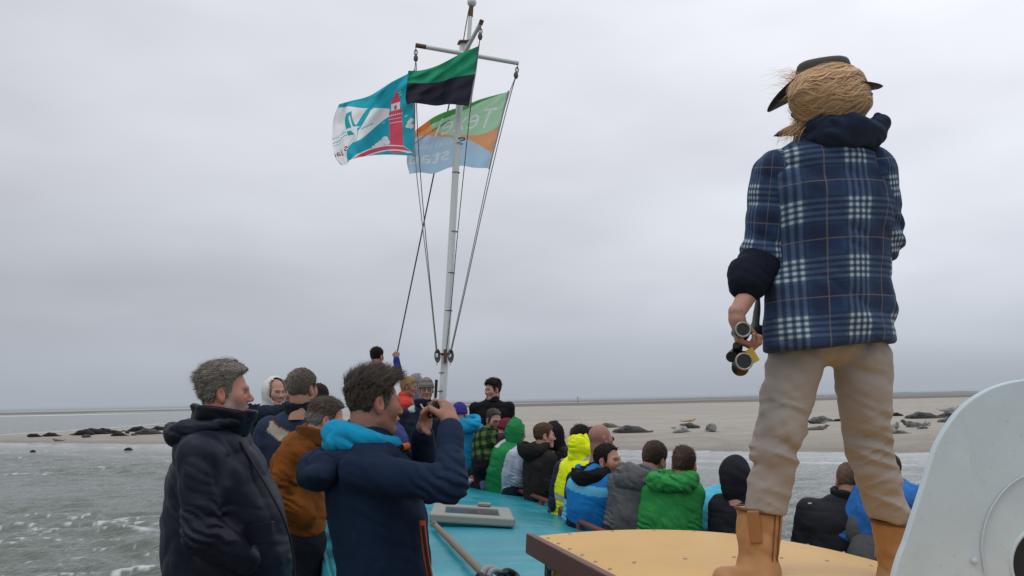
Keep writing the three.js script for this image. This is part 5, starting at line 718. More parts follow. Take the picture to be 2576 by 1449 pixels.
    const g = new THREE.BufferGeometry(); g.setAttribute('position', new THREE.Float32BufferAttribute(pos, 3)); g.setIndex(idx); g.computeVertexNormals(); p.headPart('hat', g.translate(0, -0.06, 0).rotateX(-0.09).rotateZ(-0.30).translate(0, 0.06, 0), std([0.045, 0.038, 0.033], 0.7, { side: THREE.DoubleSide })); }
  // long hair: a wind-blown mass over the back of the head plus loose locks streaming to the left
  { const hbz = p.hb, c = head, mass = union([ell(P(2085, 238, d - 0.04), 0.112, 0.098, 0.125), ell(P(2072, 280, d - 0.02), 0.095, 0.075, 0.11), ell(P(2032, 292, d - 0.0), 0.050, 0.042, 0.07), ell(P(2108, 262, d - 0.03), 0.085, 0.07, 0.11), ell(P(2026, 232, d - 0.10), 0.048, 0.052, 0.06)], 0.05), comb = (x, y, z) => { const t = (x - c.x), q = y - c.y; return V3(-1, -0.22 - 0.9 * sstep(0.0, -0.12, q) + 0.25 * sstep(0.03, 0.12, q) * (t > 0 ? -1 : 0.6), 0.1).normalize(); };
    const hc = (x, y, z, k = 0) => { const m = comb(x, y, z), u = x * m.x + y * m.y + z * m.z, n = clamp(0.5 + 0.95 * fbm((x - u * m.x * 0.9) * 70, (y - u * m.y * 0.9) * 70, (z - u * m.z * 0.9) * 70, 3) + k); return [mix(0.36, 0.74, n), mix(0.21, 0.50, n), mix(0.115, 0.285, n)]; };
    const mf = (x, y, z) => { const dd = mass(x, y, z); if (dd > 0.05) return dd; const m = comb(x, y, z), u = x * m.x + y * m.y + z * m.z; return smax(dd + 0.004 * noise3(x * 14, y * 22, z * 14), -(z - (c.z - 0.01)), 0.03); };
    const g0 = netMesh(mf, ...bounds([P(2070, 250, d)], 0.22), 0.0042, hc, p.foot, 0.002), q = g0.attributes.position, nr = g0.attributes.normal, RR = rng(404), pos = [], nor = [], col = [];
    const lock = (o, N, len, w, cu, dirv, fall, k, stick) => { const K = 9, side = dirv.clone().cross(N).normalize(), ph = RR() * 6.28, pts = []; for (let i = 0; i <= K; i++) { const t = i / K, v = o.clone().addScaledVector(dirv, len * t).addScaledVector(side, cu * Math.sin(ph + t * 6) * t).addScaledVector(N, cu * Math.cos(ph + t * 5) * t + 0.006 * Math.sin(t * 3)); v.y -= fall * t * t; if (stick) { const X = v.x + p.foot.x, Y = v.y + p.foot.y, Z = v.z + p.foot.z, e = 0.004, d0 = mf(X, Y, Z) - 0.003 - 0.004 * Math.abs(Math.sin(ph)); if (d0 > 0 || d0 < -0.004) { const gx = mf(X + e, Y, Z) - mf(X - e, Y, Z), gy = mf(X, Y + e, Z) - mf(X, Y - e, Z), gz = mf(X, Y, Z + e) - mf(X, Y, Z - e), gl = Math.hypot(gx, gy, gz) || 1; v.x -= gx / gl * d0 * stick; v.y -= gy / gl * d0 * stick; v.z -= gz / gl * d0 * stick; } } pts.push(v); } const cc = hc(o.x + p.foot.x, o.y + p.foot.y, o.z + p.foot.z, k); for (let i = 0; i < K; i++) { const a = w * (1 - (i / K) ** 1.6), b = w * (1 - ((i + 1) / K) ** 1.6), A = pts[i].clone().addScaledVector(side, -a), B = pts[i].clone().addScaledVector(side, a), C = pts[i + 1].clone().addScaledVector(side, b), D = pts[i + 1].clone().addScaledVector(side, -b); for (const v of [A, B, C, A, C, D]) { pos.push(v.x, v.y, v.z); nor.push(N.x, N.y, N.z); col.push(...cc); } } };
    // broad flattened locks lying on the mass, each with its own wave and tone
    for (let i = 0; i < 620; i++) {
      const v = Math.floor(RR() * q.count), N0 = V3(nr.getX(v), nr.getY(v), nr.getZ(v)); if (N0.z < -0.25) continue;
      let c0 = V3(q.getX(v) + p.foot.x, q.getY(v) + p.foot.y, q.getZ(v) + p.foot.z); const K = 13, len = 0.10 + 0.11 * RR(), w = 0.0024 + 0.0044 * RR(), th = 0.0014 + 0.0016 * RR(), ph = RR() * 6.28, wob = 0.35 + 0.5 * RR(), tone = (RR() - 0.5) * 0.9, rows = [], off = 0.0005 + 0.005 * RR() * RR();
      for (let k = 0; k <= K; k++) {
        const t = k / K, e = 0.004, X = c0.x, Y = c0.y, Z = c0.z, G = V3(mf(X + e, Y, Z) - mf(X - e, Y, Z), mf(X, Y + e, Z) - mf(X, Y - e, Z), mf(X, Y, Z + e) - mf(X, Y, Z - e)).normalize(), d0 = mf(X, Y, Z);
        c0.addScaledVector(G, (off - d0) * 0.9); const m = comb(c0.x, c0.y, c0.z); m.addScaledVector(G, -m.dot(G)).normalize(); const sd = m.clone().cross(G).normalize(); m.addScaledVector(sd, wob * Math.sin(ph + t * 7)).normalize(); const s2 = m.clone().cross(G).normalize();
        rows.push([c0.clone().sub(p.foot), s2, G, Math.sin(Math.PI * Math.pow(0.12 + 0.88 * t, 0.8)) ** 0.7]); c0 = c0.clone().addScaledVector(m, len / K);
      }
      const U = [-1, -0.5, 0, 0.5, 1], tn = U.map(() => tone + (RR() - 0.5) * 0.5), put = (k, a) => { const [c, s2, G, f] = rows[k], h = Math.sqrt(1 - 0.96 * U[a] * U[a]); return [c.clone().addScaledVector(s2, U[a] * w * f).addScaledVector(G, th * h * f - 0.001), s2.clone().multiplyScalar(U[a] * 0.8).addScaledVector(G, 0.7).normalize(), clamp(0.5 + tn[a] * 0.8)]; };
      for (let k = 0; k < K; k++) for (let a = 0; a < 4; a++) { const A = put(k, a), B = put(k, a + 1), C = put(k + 1, a + 1), D = put(k + 1, a); for (const [x, n, tt] of [A, B, C, A, C, D]) { pos.push(x.x, x.y, x.z); nor.push(n.x, n.y, n.z); col.push(mix(0.32, 0.86, tt), mix(0.185, 0.58, tt), mix(0.10, 0.335, tt)); } }
    }
    for (let i = 0; i < 520; i++) { const v = Math.floor(RR() * q.count), o = V3(q.getX(v), q.getY(v), q.getZ(v)), N = V3(nr.getX(v), nr.getY(v), nr.getZ(v)); if (N.z < -0.2) continue; const m = comb(o.x + p.foot.x, o.y + p.foot.y, o.z + p.foot.z); m.addScaledVector(N, -m.dot(N) * 0.85).normalize(); lock(o.addScaledVector(N, -0.001), N, 0.05 + 0.08 * RR(), 0.0007 + 0.0006 * RR(), 0.003 + 0.006 * RR(), m, 0.010, (RR() - 0.3) * 0.7, RR() < 0.3 ? 0.5 : 0.97); }
    for (let i = 0; i < 150; i++) { const o = P(2035 - 30 * RR(), 182 + 60 * RR(), d - 0.02 + 0.05 * RR()).sub(p.foot), m = V3(-1, 0.10 + 0.5 * (RR() - 0.45), 0.15 * (RR() - 0.5)).normalize(); lock(o, V3(0, 0.4, 1).normalize(), 0.04 + 0.13 * RR() * RR(), 0.0006 + 0.0004 * RR(), 0.016 * RR() + 0.004, m, 0.01 + 0.02 * RR(), 0.35); }
    for (let i = 0; i < 90; i++) { const o = P(2048 - 46 * RR(), 300 + 16 * RR(), d - 0.02 - 0.06 * RR()).sub(p.foot), m = V3(-0.75, -0.35 - 0.5 * RR(), 0.1).normalize(); lock(o, V3(-0.2, 0.2, 1).normalize(), 0.05 + 0.07 * RR(), 0.0009 + 0.0007 * RR(), 0.014, m, 0.01, (RR() - 0.3) * 0.6); }
    const g1 = new THREE.BufferGeometry(); g1.setAttribute('position', new THREE.Float32BufferAttribute(pos, 3)); g1.setAttribute('normal', new THREE.Float32BufferAttribute(nor, 3)); g1.setAttribute('color', new THREE.Float32BufferAttribute(col, 3));
    part(p.T, 'hair', mergeGeometries([g0.toNonIndexed(), g1]), vcol(0.6, { side: THREE.DoubleSide, sheen: 0.2 })); }
  // a strip of her lighter shirt and a dark pouch under the jacket on the left
  p.field('shirt_hem', [{ f: cone(P(1908, 745, d + 0.07), P(1900, 822, d + 0.08), 0.012, 0.018), id: 'a' }], 0.01, { color: [0.16, 0.16, 0.18], box: bounds([P(1905, 790, d + 0.07)], 0.13), cell: 0.007 });
  p.field('pouch', [{ f: cone(P(1911, 832, d + 0.05), P(1906, 848, d + 0.06), 0.022, 0.018), id: 'a' }], 0.01, { color: [0.02, 0.022, 0.024], box: bounds([P(1908, 840, d + 0.05)], 0.1), cell: 0.007 });
  // binoculars hanging in her left hand, lenses towards us
  const c = P(1866, 868, d - 0.15), t = thing('binoculars', 'old black binoculars with worn edges hanging from the left hand of the woman', 'binoculars', c), O = (px, py, dz) => P(px, py, d - 0.15 + dz).sub(c), dirv = V3(-0.10, 0.0, 1).normalize();
  for (const [px, py, dz, r] of [[1869, 829, 0.0, 0.024], [1872, 909, 0.0, 0.027]]) {
    const f = O(px, py, -0.055), fb = f.clone().addScaledVector(dirv, -0.10), tb = part(t, 'barrel', [rod(fb, f, r * 0.8, r, 28), rod(fb.clone().addScaledVector(dirv, -0.035), fb, r * 0.62, r * 0.8, 24)], std([0.016, 0.017, 0.018], 0.5));
    const ring = new THREE.TorusGeometry(r * 0.94, 0.0032, 10, 36); ring.applyQuaternion(new THREE.Quaternion().setFromUnitVectors(V3(0, 0, 1), dirv)).translate(f.x, f.y, f.z); part(tb, 'rim', ring, std([0.35, 0.34, 0.31], 0.35, { metalness: 0.7 }));
    part(tb, 'lens', rod(f.clone().addScaledVector(dirv, -0.008), f.clone().addScaledVector(dirv, -0.003), r * 0.9, r * 0.9, 30), std([0.012, 0.014, 0.022], 0.08));
  }
  const bx = (px, py, dz, rr, q2, col) => netMesh(cone(O(px, py, dz), O(q2[0], q2[1], q2[2]), rr[0], rr[1]), ...bounds([O(px, py, dz), O(q2[0], q2[1], q2[2])], 0.05), 0.005, (x, y, z) => { const n = fbm(x * 50, y * 50, z * 50, 3); return n > 0.12 ? col[1] : col[0]; });
  const bk = [[0.015, 0.016, 0.017], [0.10, 0.062, 0.018]]; part(t, 'prism_housing', bx(1868, 905, 0.03, [0.030, 0.028], [1862, 925, 0.035], bk), vcol(0.5)); part(t, 'prism_housing', bx(1869, 832, 0.03, [0.026, 0.025], [1866, 840, 0.035], bk), vcol(0.5)); part(t, 'hinge', [rod(O(1852, 868, -0.01), O(1850, 885, 0.05), 0.011, 0.011, 14), rod(O(1866, 845, 0.04), O(1858, 895, 0.04), 0.009, 0.009, 10)], M.black); part(t, 'eyepiece', rod(O(1847, 888, 0.05), O(1840, 898, 0.0), 0.015, 0.018, 18), M.black);
  part(t, 'yellow_tag', rbox(0.026, 0.048, 0.002, 0.001).rotateZ(0.5).translate(...O(1893, 894, -0.04).toArray()), std([0.55, 0.36, 0.01], 0.5));
}
// ---------------------------------------------------------------- the other passengers
const shortHair = (o) => ({ th: 0.017, side: 0.006, n: 900, len: 0.024, sideLen: 0.5, lift: 0.42, sideLift: 0.12, mess: 0.35, width: 0.0017, tuft: 0.0026, comb: combDown, ...o, ...(o.th ? { th: o.th * 0.8, side: Math.min(o.side ?? 0.006, (o.side ?? 0.006) * 0.8) } : {}), ...(o.lift ? { lift: o.lift * 0.7 } : {}) });
const BR = [0.085, 0.055, 0.036], BR2 = [0.035, 0.022, 0.015], DK = [0.028, 0.022, 0.018], DK2 = [0.010, 0.008, 0.007], GY = [0.21, 0.185, 0.155], GY2 = [0.085, 0.072, 0.058];
const stand = DECK(0);
// man in the navy jacket with a beige stripe, seen from behind
{ const d = 4.9; const p = person({ label: 'grey-haired man seen from behind in navy jacket with beige stripe', yaw: 14, hip: P(728, 1330, d), neck: P(752, 1036, d), head: P(762, 981, d), headYaw: 24, deck: stand, seed: 12, cell: 0.011, shoulder: 0.215, fat: 1.12, armR: 1.1,
    arms: { L: { e: P(618, 1215, d - 0.05), w: P(655, 1300, d + 0.15) }, R: { e: P(845, 1210, d + 0.05), w: P(820, 1290, d + 0.2) } },
    jacket: { amp: 0.006, rough: 0.85, color: (x, y, z, id, t, at) => { const navy = dull([0.018, 0.027, 0.052], x, y, z), up = [0.024, 0.038, 0.066]; if (id === 'torso') { const v = t.v + 0.36 * t.u; if (v > 0.765 && v < 0.855) return dull([0.36, 0.32, 0.25], x, y, z, 0.05); if (v >= 0.855 && v < 0.87) return [0.14, 0.03, 0.02]; return v > 0.87 ? up : navy; } const k = id.slice(-1), a = at(k, x, y, z); return id === 'sleeveL' && a > 0.06 && a < 0.85 && t.u < -0.235 + 0.04 * (t.v - 0.6) && t.f > -0.05 && t.f < 0.03 ? dull([0.34, 0.30, 0.24], x, y, z, 0.05) : a < 0.08 ? up : navy; } },
    hair: shortHair({ th: 0.026, side: 0.014, col: [0.20, 0.17, 0.135], col2: [0.085, 0.07, 0.055], n: 1500, len: 0.028, sideLen: 0.8, nape: -0.10, seed: 31 }), face: { fat: 0.004 } });
  collar(p, P(755, 1027, d), { color: [0.013, 0.017, 0.028], h: 0.03, r: 0.074, t: 0.018, tilt: 0.15 }); }
// man in brown suede leaning forward
{ const d = 4.3, S = (px, py, w, dd) => ({ c: P(px, py, d), w, d: dd }), su = (x, y, z) => { const q = fbm(x * 9, y * 9, z * 9, 4); return [0.175 * (1 + 0.75 * q), 0.056 * (1 + 0.8 * q), 0.010 * (1 + 0.8 * q)]; };
  const p = person({ label: 'greying man in brown suede jacket leaning forward over the side', yaw: 62, hip: P(757, 1335, d), neck: P(790, 1098, d), head: P(822, 1060, d), headYaw: 72, pitch: -16, deck: stand, seed: 15, cell: 0.010,
    sec: [S(760, 1352, 0.165, 0.115), S(757, 1315, 0.20, 0.135), S(748, 1240, 0.205, 0.148), S(742, 1175, 0.20, 0.135), S(756, 1130, 0.17, 0.11), S(785, 1100, 0.09, 0.085)],
    arms: { R: { s: P(735, 1150, d - 0.17), e: P(700, 1245, d - 0.24), w: P(775, 1300, d - 0.2) }, L: { s: P(790, 1150, d + 0.18), e: P(800, 1270, d + 0.2), w: P(850, 1290, d + 0.2) } }, armR: 1.15,
    jacket: { color: su, amp: 0.009, fs: 1.1, rough: 1, ext: { sheen: 0.8, sheenRoughness: 0.5, sheenColor: lin(0.22, 0.09, 0.02) } }, trousers: { color: [0.012, 0.014, 0.022] },
    hair: shortHair({ th: 0.024, side: 0.015, recede: 0.02, col: [0.15, 0.115, 0.09], col2: [0.06, 0.045, 0.035], n: 1400, len: 0.045, seed: 41, comb: combBack, curl: 0.004, sideLen: 0.7, grey: (x, y, z) => 0.8 * sstep(0.05, 0.01, y) }), face: { fat: 0.005, skin: [0.47, 0.235, 0.175], hairCol: [0.1, 0.08, 0.06] } });
  collar(p, P(795, 1100, d), { color: [0.115, 0.045, 0.010], h: 0.03, r: 0.09, t: 0.016, tilt: -0.25 }); }
// white-capped person, and those half hidden behind
{ const d = 6.5, p = person({ label: 'person in white knitted hood and dark navy jacket behind the striped-jacket man', yaw: 35, hip: P(668, 1230, d), neck: P(676, 1030, d), head: P(692, 988, d), headYaw: 132, pitch: -4, deck: stand, seed: 17, cell: 0.014, shoulder: 0.19, fat: 1.05, jacket: { color: [0.016, 0.026, 0.046], amp: 0.007 }, face: { skin: [0.46, 0.25, 0.19] } });
  hoodUp(p, P(692, 988, d), { name: 'white_hood', color: [0.62, 0.60, 0.57], size: 0.94, amp: 0.002 }); hoodDown(p, P(675, 1030, d), { color: [0.015, 0.024, 0.042], back: 0.11, ring: 0.11, tube: 0.05, drop: 0.0 }); }
{ const d = 7.0, p = person({ label: 'brown-haired woman holding a small camera, half hidden beside the white hood', yaw: 60, hip: P(727, 1200, d), neck: P(724, 1022, d), head: P(722, 990, d), headYaw: 120, deck: stand, seed: 18, cell: 0.016, headCell: 0.006, shoulder: 0.16, jacket: { color: [0.03, 0.03, 0.035] }, headScale: 0.84, hair: shortHair({ th: 0.02, side: 0.022, col: [0.10, 0.055, 0.032], col2: BR2, nape: -0.11, burn: -0.07, n: 500 }) }); }
{ const d = 6.8, p = person({ label: 'person with dark auburn hair and navy hood collar, seen from behind', yaw: 20, hip: P(802, 1230, d), neck: P(802, 1035, d), head: P(803, 1003, d), headYaw: 12, deck: stand, seed: 19, cell: 0.015, headCell: 0.006, shoulder: 0.17, jacket: { color: [0.012, 0.015, 0.026] }, hair: shortHair({ th: 0.022, side: 0.018, col: [0.07, 0.025, 0.018], col2: [0.022, 0.010, 0.008], nape: -0.11, n: 700 }) });
  hoodDown(p, P(802, 1030, d), { color: [0.012, 0.015, 0.024], back: 0.09, drop: 0.02 }); }
// on the foredeck
{ const d = 10.6, fd = EYE - 1.0, p = person({ label: 'dark-haired person in royal blue jacket gripping the mast stay, above the crowd', yaw: 22, hip: P(952, 1040, d), neck: P(948, 927, d), head: P(949, 898, d), headYaw: 25, deck: fd, seed: 20, cell: 0.015, headCell: 0.006, shoulder: 0.18, jacket: { color: [0.022, 0.05, 0.27], amp: 0.006 }, arms: { R: { s: P(990, 943, d), e: P(1003, 945, d - 0.05), w: P(997, 904, d - 0.05) } },
    arms2: 0, hair: shortHair({ th: 0.03, side: 0.014, col: DK, col2: DK2, n: 800, len: 0.04, seed: 51, nape: -0.08 }), hands: [{ k: 'R', at: P(997.5, 904, d - 0.02), dir: V3(0.05, 1, -0.05), palm: V3(-0.2, 0, -1), curl: [[70, 80, 50], [70, 80, 50], [70, 80, 50], [70, 80, 50]], thumb: [0.5, 0.6, 0.6, 60], cell: 0.005, out: 0 }] }); collar(p, P(948, 925, d), { color: [0.022, 0.05, 0.27], h: 0.03, r: 0.085 }); }
{ const d = 10.2, p = person({ label: 'blond woman in bright red-orange padded jacket behind the photographing man', yaw: 75, hip: P(1012, 1150, d), neck: P(1018, 996, d), head: P(1030, 974, d), headYaw: 100, pitch: -6, deck: stand - 0.1, seed: 22, cell: 0.015, headCell: 0.006, shoulder: 0.19, fat: 1.15, armR: 1.2, jacket: { color: [0.56, 0.055, 0.035], amp: 0.004, quilt: 0.07, rough: 0.5 }, hair: shortHair({ th: 0.03, side: 0.026, col: [0.55, 0.38, 0.17], col2: [0.28, 0.18, 0.08], nape: -0.12, burn: -0.05, n: 800, len: 0.06, sideLen: 0.9 }) }); }
{ const d = 10.9, p = person({ label: 'person with grey hood up standing behind the man in the striped beanie', yaw: 60, hip: P(1048, 1120, d), neck: P(1050, 992, d), head: P(1051, 964, d), headYaw: 70, deck: stand, seed: 23, cell: 0.017, headCell: 0.007, shoulder: 0.17, jacket: { color: [0.14, 0.14, 0.16] } }); hoodUp(p, P(1051, 964, d), { color: [0.24, 0.245, 0.29], cell: 0.013 }); }
{ const d = 9.5, dark = [0.013, 0.017, 0.032], p = person({ label: 'man in striped grey-brown beanie and glasses, dark duffel coat, facing the camera beside the mast', yaw: 168, hip: P(1050, 1190, d), neck: P(1064, 1018, d), head: P(1073, 982, d), headYaw: 172, pitch: -2, deck: stand, seed: 24, cell: 0.013, headCell: 0.0055, shoulder: 0.225, fat: 1.2, armR: 1.12, headScale: 0.93, jacket: { amp: 0.008, color: (x, y, z, id, t) => (id === 'torso' && t.v > 0.90 && t.u > 0.10 ? [0.35, 0.45, 0.42] : dull(dark, x, y, z)) }, face: { beard: 0.35, beardCol: [0.13, 0.08, 0.06], skin: [0.42, 0.23, 0.18] } });
  beanie(p, { color: [0.17, 0.145, 0.125], bands: (y) => (Math.sin(y * 120) > 0.35 ? [0.125, 0.105, 0.09] : [0.215, 0.185, 0.16]), t: 0.016, tall: 0.02, low: 0.035 }); glasses(p, { t: 0.0032 }); collar(p, P(1064, 1014, d), { color: [0.012, 0.014, 0.024], h: 0.025, r: 0.085, t: 0.02, tilt: 0.1 });
  p.add('scarf', rope([P(1058, 1017, d - 0.14), P(1068, 1029, d - 0.17), P(1080, 1026, d - 0.17), P(1089, 1010, d - 0.13)], 0.011, 16, 8), std([0.38, 0.37, 0.37], 0.9));
}
{ const d = 7.6, p = person({ label: 'hunched person in indigo blue jacket behind the photographing man\'s chin', yaw: 70, hip: P(985, 1190, d), neck: P(990, 1078, d), head: P(978, 1048, d), headYaw: 70, sit: 1, seed: 25, cell: 0.015, headCell: 0.007, shoulder: 0.19, fat: 1.1, jacket: { color: [0.040, 0.050, 0.16], amp: 0.008 }, arms: { R: { s: P(990, 1092, d - 0.15), e: P(1004, 1150, d - 0.2), w: P(1000, 1190, d - 0.1) } }, hair: shortHair({ col: DK, col2: DK2, n: 100 }) }); }
{ const d = 9.5, bk = [0.010, 0.010, 0.0125], p = person({ label: 'young dark-haired man standing in black military jacket, looking left', yaw: 178, hip: P(1237, 1130, d), neck: P(1238, 1009, d), head: P(1239, 982, d), headYaw: -128, pitch: -3, deck: stand, seed: 26, cell: 0.012, headCell: 0.005, shoulder: 0.215, armR: 1.1, fat: 1.05, headScale: 0.94, jacket: { color: bk, amp: 0.007 }, face: { skin: [0.45, 0.25, 0.19], nose: 1 }, arms: { L: { e: P(1278, 1075, d + 0.06), w: P(1275, 1120, d) }, R: { e: P(1196, 1075, d + 0.06), w: P(1202, 1120, d) } },
    hair: shortHair({ th: 0.034, side: 0.012, col: [0.022, 0.016, 0.013], col2: [0.008, 0.006, 0.005], n: 1500, len: 0.045, sideLen: 0.2, seed: 61, comb: (x, y, z) => V3(y > 0.06 ? 0.5 : 0, y > 0.06 ? 0 : -1, 0.8).normalize() }) });
  collar(p, P(1239, 1007, d), { color: bk, h: 0.022, r: 0.068, t: 0.014 }); for (const s of [-1, 1]) p.add('epaulette', rbox(0.05, 0.012, 0.10, 0.005).rotateY(1.57).rotateZ(s * 0.28).translate(...P(1238 + s * 33, 1016, d - 0.01).toArray()), std(bk, 0.7)); }
{ const d = 9.0, bk = [0.011, 0.011, 0.013], p = person({ label: 'seated man with short grey hair and dark glasses looking down to the right', yaw: 120, hip: P(1210, 1180, d), neck: P(1228, 1086, d), head: P(1242, 1058, d), headYaw: 146, pitch: -12, sit: 1, seed: 27, cell: 0.013, headCell: 0.005, shoulder: 0.20, fat: 1.05, headScale: 0.94, jacket: { color: bk, amp: 0.007 }, face: { beard: 0.3, beardCol: [0.14, 0.11, 0.1], hairCol: [0.05, 0.045, 0.04], skin: [0.44, 0.235, 0.18] }, hair: shortHair({ th: 0.022, side: 0.009, recede: 0.012, col: [0.13, 0.115, 0.10], col2: [0.045, 0.04, 0.035], n: 900, seed: 71, comb: combFwd }) }); glasses(p, { t: 0.0035 }); collar(p, P(1228, 1084, d), { color: bk, h: 0.02, r: 0.08, t: 0.02 }); }
{ const d = 8.7, p = person({ label: 'person in purple cap with bright turquoise hood lying on the back', yaw: 25, hip: P(1172, 1175, d), neck: P(1172, 1064, d), head: P(1157, 1041, d), headYaw: 20, pitch: -8, sit: 1, seed: 28, cell: 0.014, headCell: 0.0065, shoulder: 0.17, jacket: { color: [0.012, 0.22, 0.42], amp: 0.008 } }); beanie(p, { name: 'purple_cap', color: [0.045, 0.035, 0.20], low: 0.0 }); hoodDown(p, P(1178, 1062, d), { color: [0.014, 0.27, 0.48], ring: 0.11, tube: 0.05, back: 0.08, drop: 0.0 }); }
// the row along the starboard side, backs to the boat
{ const d = 8.4, p = person({ label: 'hunched person in maroon beanie and black jacket carrying the green plaid backpack', yaw: 55, hip: P(1222, 1205, d), neck: P(1258, 1104, d), head: P(1276, 1084, d), headYaw: 65, pitch: -25, sit: 1, seed: 29, cell: 0.013, headCell: 0.0065, shoulder: 0.20, slouch: 0.07, fat: 1.05, jacket: { color: [0.013, 0.013, 0.015], amp: 0.008 }, trousers: { color: [0.12, 0.17, 0.27] } }); beanie(p, { color: [0.135, 0.025, 0.04], low: 0.0, t: 0.016 }); hoodDown(p, P(1256, 1098, d), { color: [0.05, 0.052, 0.055], ring: 0.1, tube: 0.04, back: 0.06, drop: 0 });
  p.field('shirt_hem', [{ f: cone(P(1190, 1207, d - 0.05), P(1226, 1216, d - 0.1), 0.045, 0.04), id: 'a' }], 0.01, { color: (x, y, z) => (noise3(x * 22, y * 40, z * 22) > 0.1 ? [0.25, 0.03, 0.05] : [0.5, 0.48, 0.47]), box: bounds([P(1205, 1211, d)], 0.25), cell: 0.012 });
  // backpack
  const c = P(1219, 1122, d - 0.12), t = thing('backpack', 'black backpack with green plaid top on the hunched passenger\'s back', 'backpack', c), b = basis(50, -14), B = [b.R, b.U, b.F], f0 = (x, y, z) => smin(ell(V3(0, 0.03, 0), 0.17, 0.19, 0.11, B)(x, y, z), ell(V3(-0.02, -0.16, 0.03), 0.15, 0.14, 0.10, B)(x, y, z), 0.06);
  const chk = (x, y, z) => { const u = (x * b.R.x + z * b.R.z) * 22 + y * 8, v = (y * b.U.y + x * b.U.x + z * b.U.z) * 22 - x * 6; const a = Math.sin(u * 3.14) > 0, e = Math.sin(v * 3.14) > 0; const top = y > -0.12; return !top ? [0.010, 0.011, 0.012] : a && e ? [0.085, 0.135, 0.045] : a || e ? [0.022, 0.045, 0.015] : [0.008, 0.012, 0.007]; };
  part(t, 'bag', netMesh((x, y, z) => f0(x, y, z) + folds(0.008, 1.2, 4)(x, y, z), ...bounds([V3(0, 0, 0)], 0.36), 0.010, chk), vcol(0.9)); part(t, 'strap', rope([V3(0.1, 0.16, -0.06), V3(0.17, 0.12, -0.14), V3(0.2, 0.0, -0.2)], 0.018, 14, 8), M.black); }
{ const d = 8.2, p = person({ label: 'person with green hood up in green jacket with white sleeve', yaw: 48, hip: P(1270, 1222, d), neck: P(1290, 1122, d), head: P(1301, 1089, d), headYaw: 62, pitch: -10, sit: 1, seed: 30, cell: 0.012, headCell: 0.0065, shoulder: 0.20, slouch: 0.06, fat: 1.28, armR: 1.2, jacket: { amp: 0.008, rough: 0.55, color: (x, y, z, id, t) => (id === 'sleeveR' || (id === 'torso' && (t.u > 0.125 || (t.v > 0.93 && t.u < -0.01))) ? dull([0.50, 0.53, 0.62], x, y, z, 0.05) : dull([0.012, 0.205, 0.062], x, y, z)) }, trousers: { color: [0.016, 0.022, 0.04] } }); hoodUp(p, P(1301, 1089, d), { color: [0.012, 0.19, 0.058], peak: 1, size: 1.0, rough: 0.55, amp: 0.008 }); }
{ const d = 7.7, co = [0.021, 0.019, 0.018], p = person({ label: 'young brown-haired man in black hooded coat, in profile facing right', yaw: 60, hip: P(1362, 1262, d), neck: P(1362, 1133, d), head: P(1371, 1098, d), headYaw: 84, sit: 1, seed: 32, cell: 0.011, headCell: 0.005, shoulder: 0.19, slouch: 0.03, fat: 1.08, jacket: { color: co, amp: 0.007 }, face: { skin: [0.47, 0.27, 0.21], chin: 1 }, hair: shortHair({ th: 0.026, side: 0.012, col: [0.15, 0.092, 0.056], col2: [0.07, 0.042, 0.026], n: 1200, comb: combFwd, seed: 81 }) }); hoodDown(p, P(1353, 1124, d), { color: co, ring: 0.10, tube: 0.05, back: 0.12, drop: 0.01, bh: 0.1, bd: 0.095 }); }
{ const d = 7.9, p = person({ label: 'person with black hood up and dark olive jacket, behind the brown-haired young man', yaw: 55, hip: P(1412, 1250, d), neck: P(1404, 1126, d), head: P(1400, 1094, d), headYaw: 60, sit: 1, seed: 33, cell: 0.013, headCell: 0.0065, shoulder: 0.18, jacket: { color: [0.03, 0.03, 0.024] } }); hoodUp(p, P(1400, 1094, d), { color: [0.014, 0.013, 0.014] }); }
{ const d = 6.6, nv = [0.014, 0.020, 0.045], ye = [0.72, 0.80, 0.012], sv = [0.33, 0.36, 0.38], p = person({ label: 'dark-haired person in yellow reflective vest with hood over navy sleeves', yaw: 40, hip: P(1442, 1290, d), neck: P(1470, 1152, d), head: P(1464, 1108, d + 0.35), headYaw: 45, sit: 1, seed: 34, cell: 0.011, headCell: 0.0055, shoulder: 0.20, slouch: 0.05, fat: 1.12, arms: { L: { s: P(1416, 1183, d), e: P(1398, 1265, d - 0.02), w: P(1425, 1318, d + 0.05) } }, armR: 1.12,
    jacket: { amp: 0.006, rough: 0.7, color: (x, y, z, id, t) => { if (id !== 'torso') return dull(nv, x, y, z); if (t.u < -0.155 - 0.25 * Math.max(0, 0.25 - t.v)) return dull(nv, x, y, z); if (Math.abs(t.v - 0.28) < 0.055 || (t.u > 0.06 && t.u < 0.115 && t.v > 0.3)) return sv; return dull(ye, x, y, z, 0.06); } }, hair: shortHair({ th: 0.03, side: 0.014, col: [0.055, 0.04, 0.028], col2: DK2, n: 1000, len: 0.04, seed: 91, lift: 1 }) });
  p.field('yellow_hood', [{ f: ell(P(1462, 1128, d - 0.05), 0.125, 0.115, 0.075), id: 'a' }, { f: ell(P(1452, 1118, d - 0.08), 0.07, 0.075, 0.05), id: 'b' }, { f: cone(P(1440, 1152, d - 0.06), P(1505, 1145, d - 0.02), 0.05, 0.045), id: 'c' }], 0.05, { color: (x, y, z) => dull(ye, x, y, z, 0.06), folds: folds(0.017, 1.1, 4), box: bounds([P(1465, 1130, d)], 0.27), cell: 0.010, rough: 0.7 });
  p.add('shoulder_logo', rbox(0.02, 0.016, 0.006, 0.002).rotateY(-0.4).translate(...P(1415, 1156, d - 0.10).toArray()), std([0.4, 0.42, 0.5], 0.8)); }
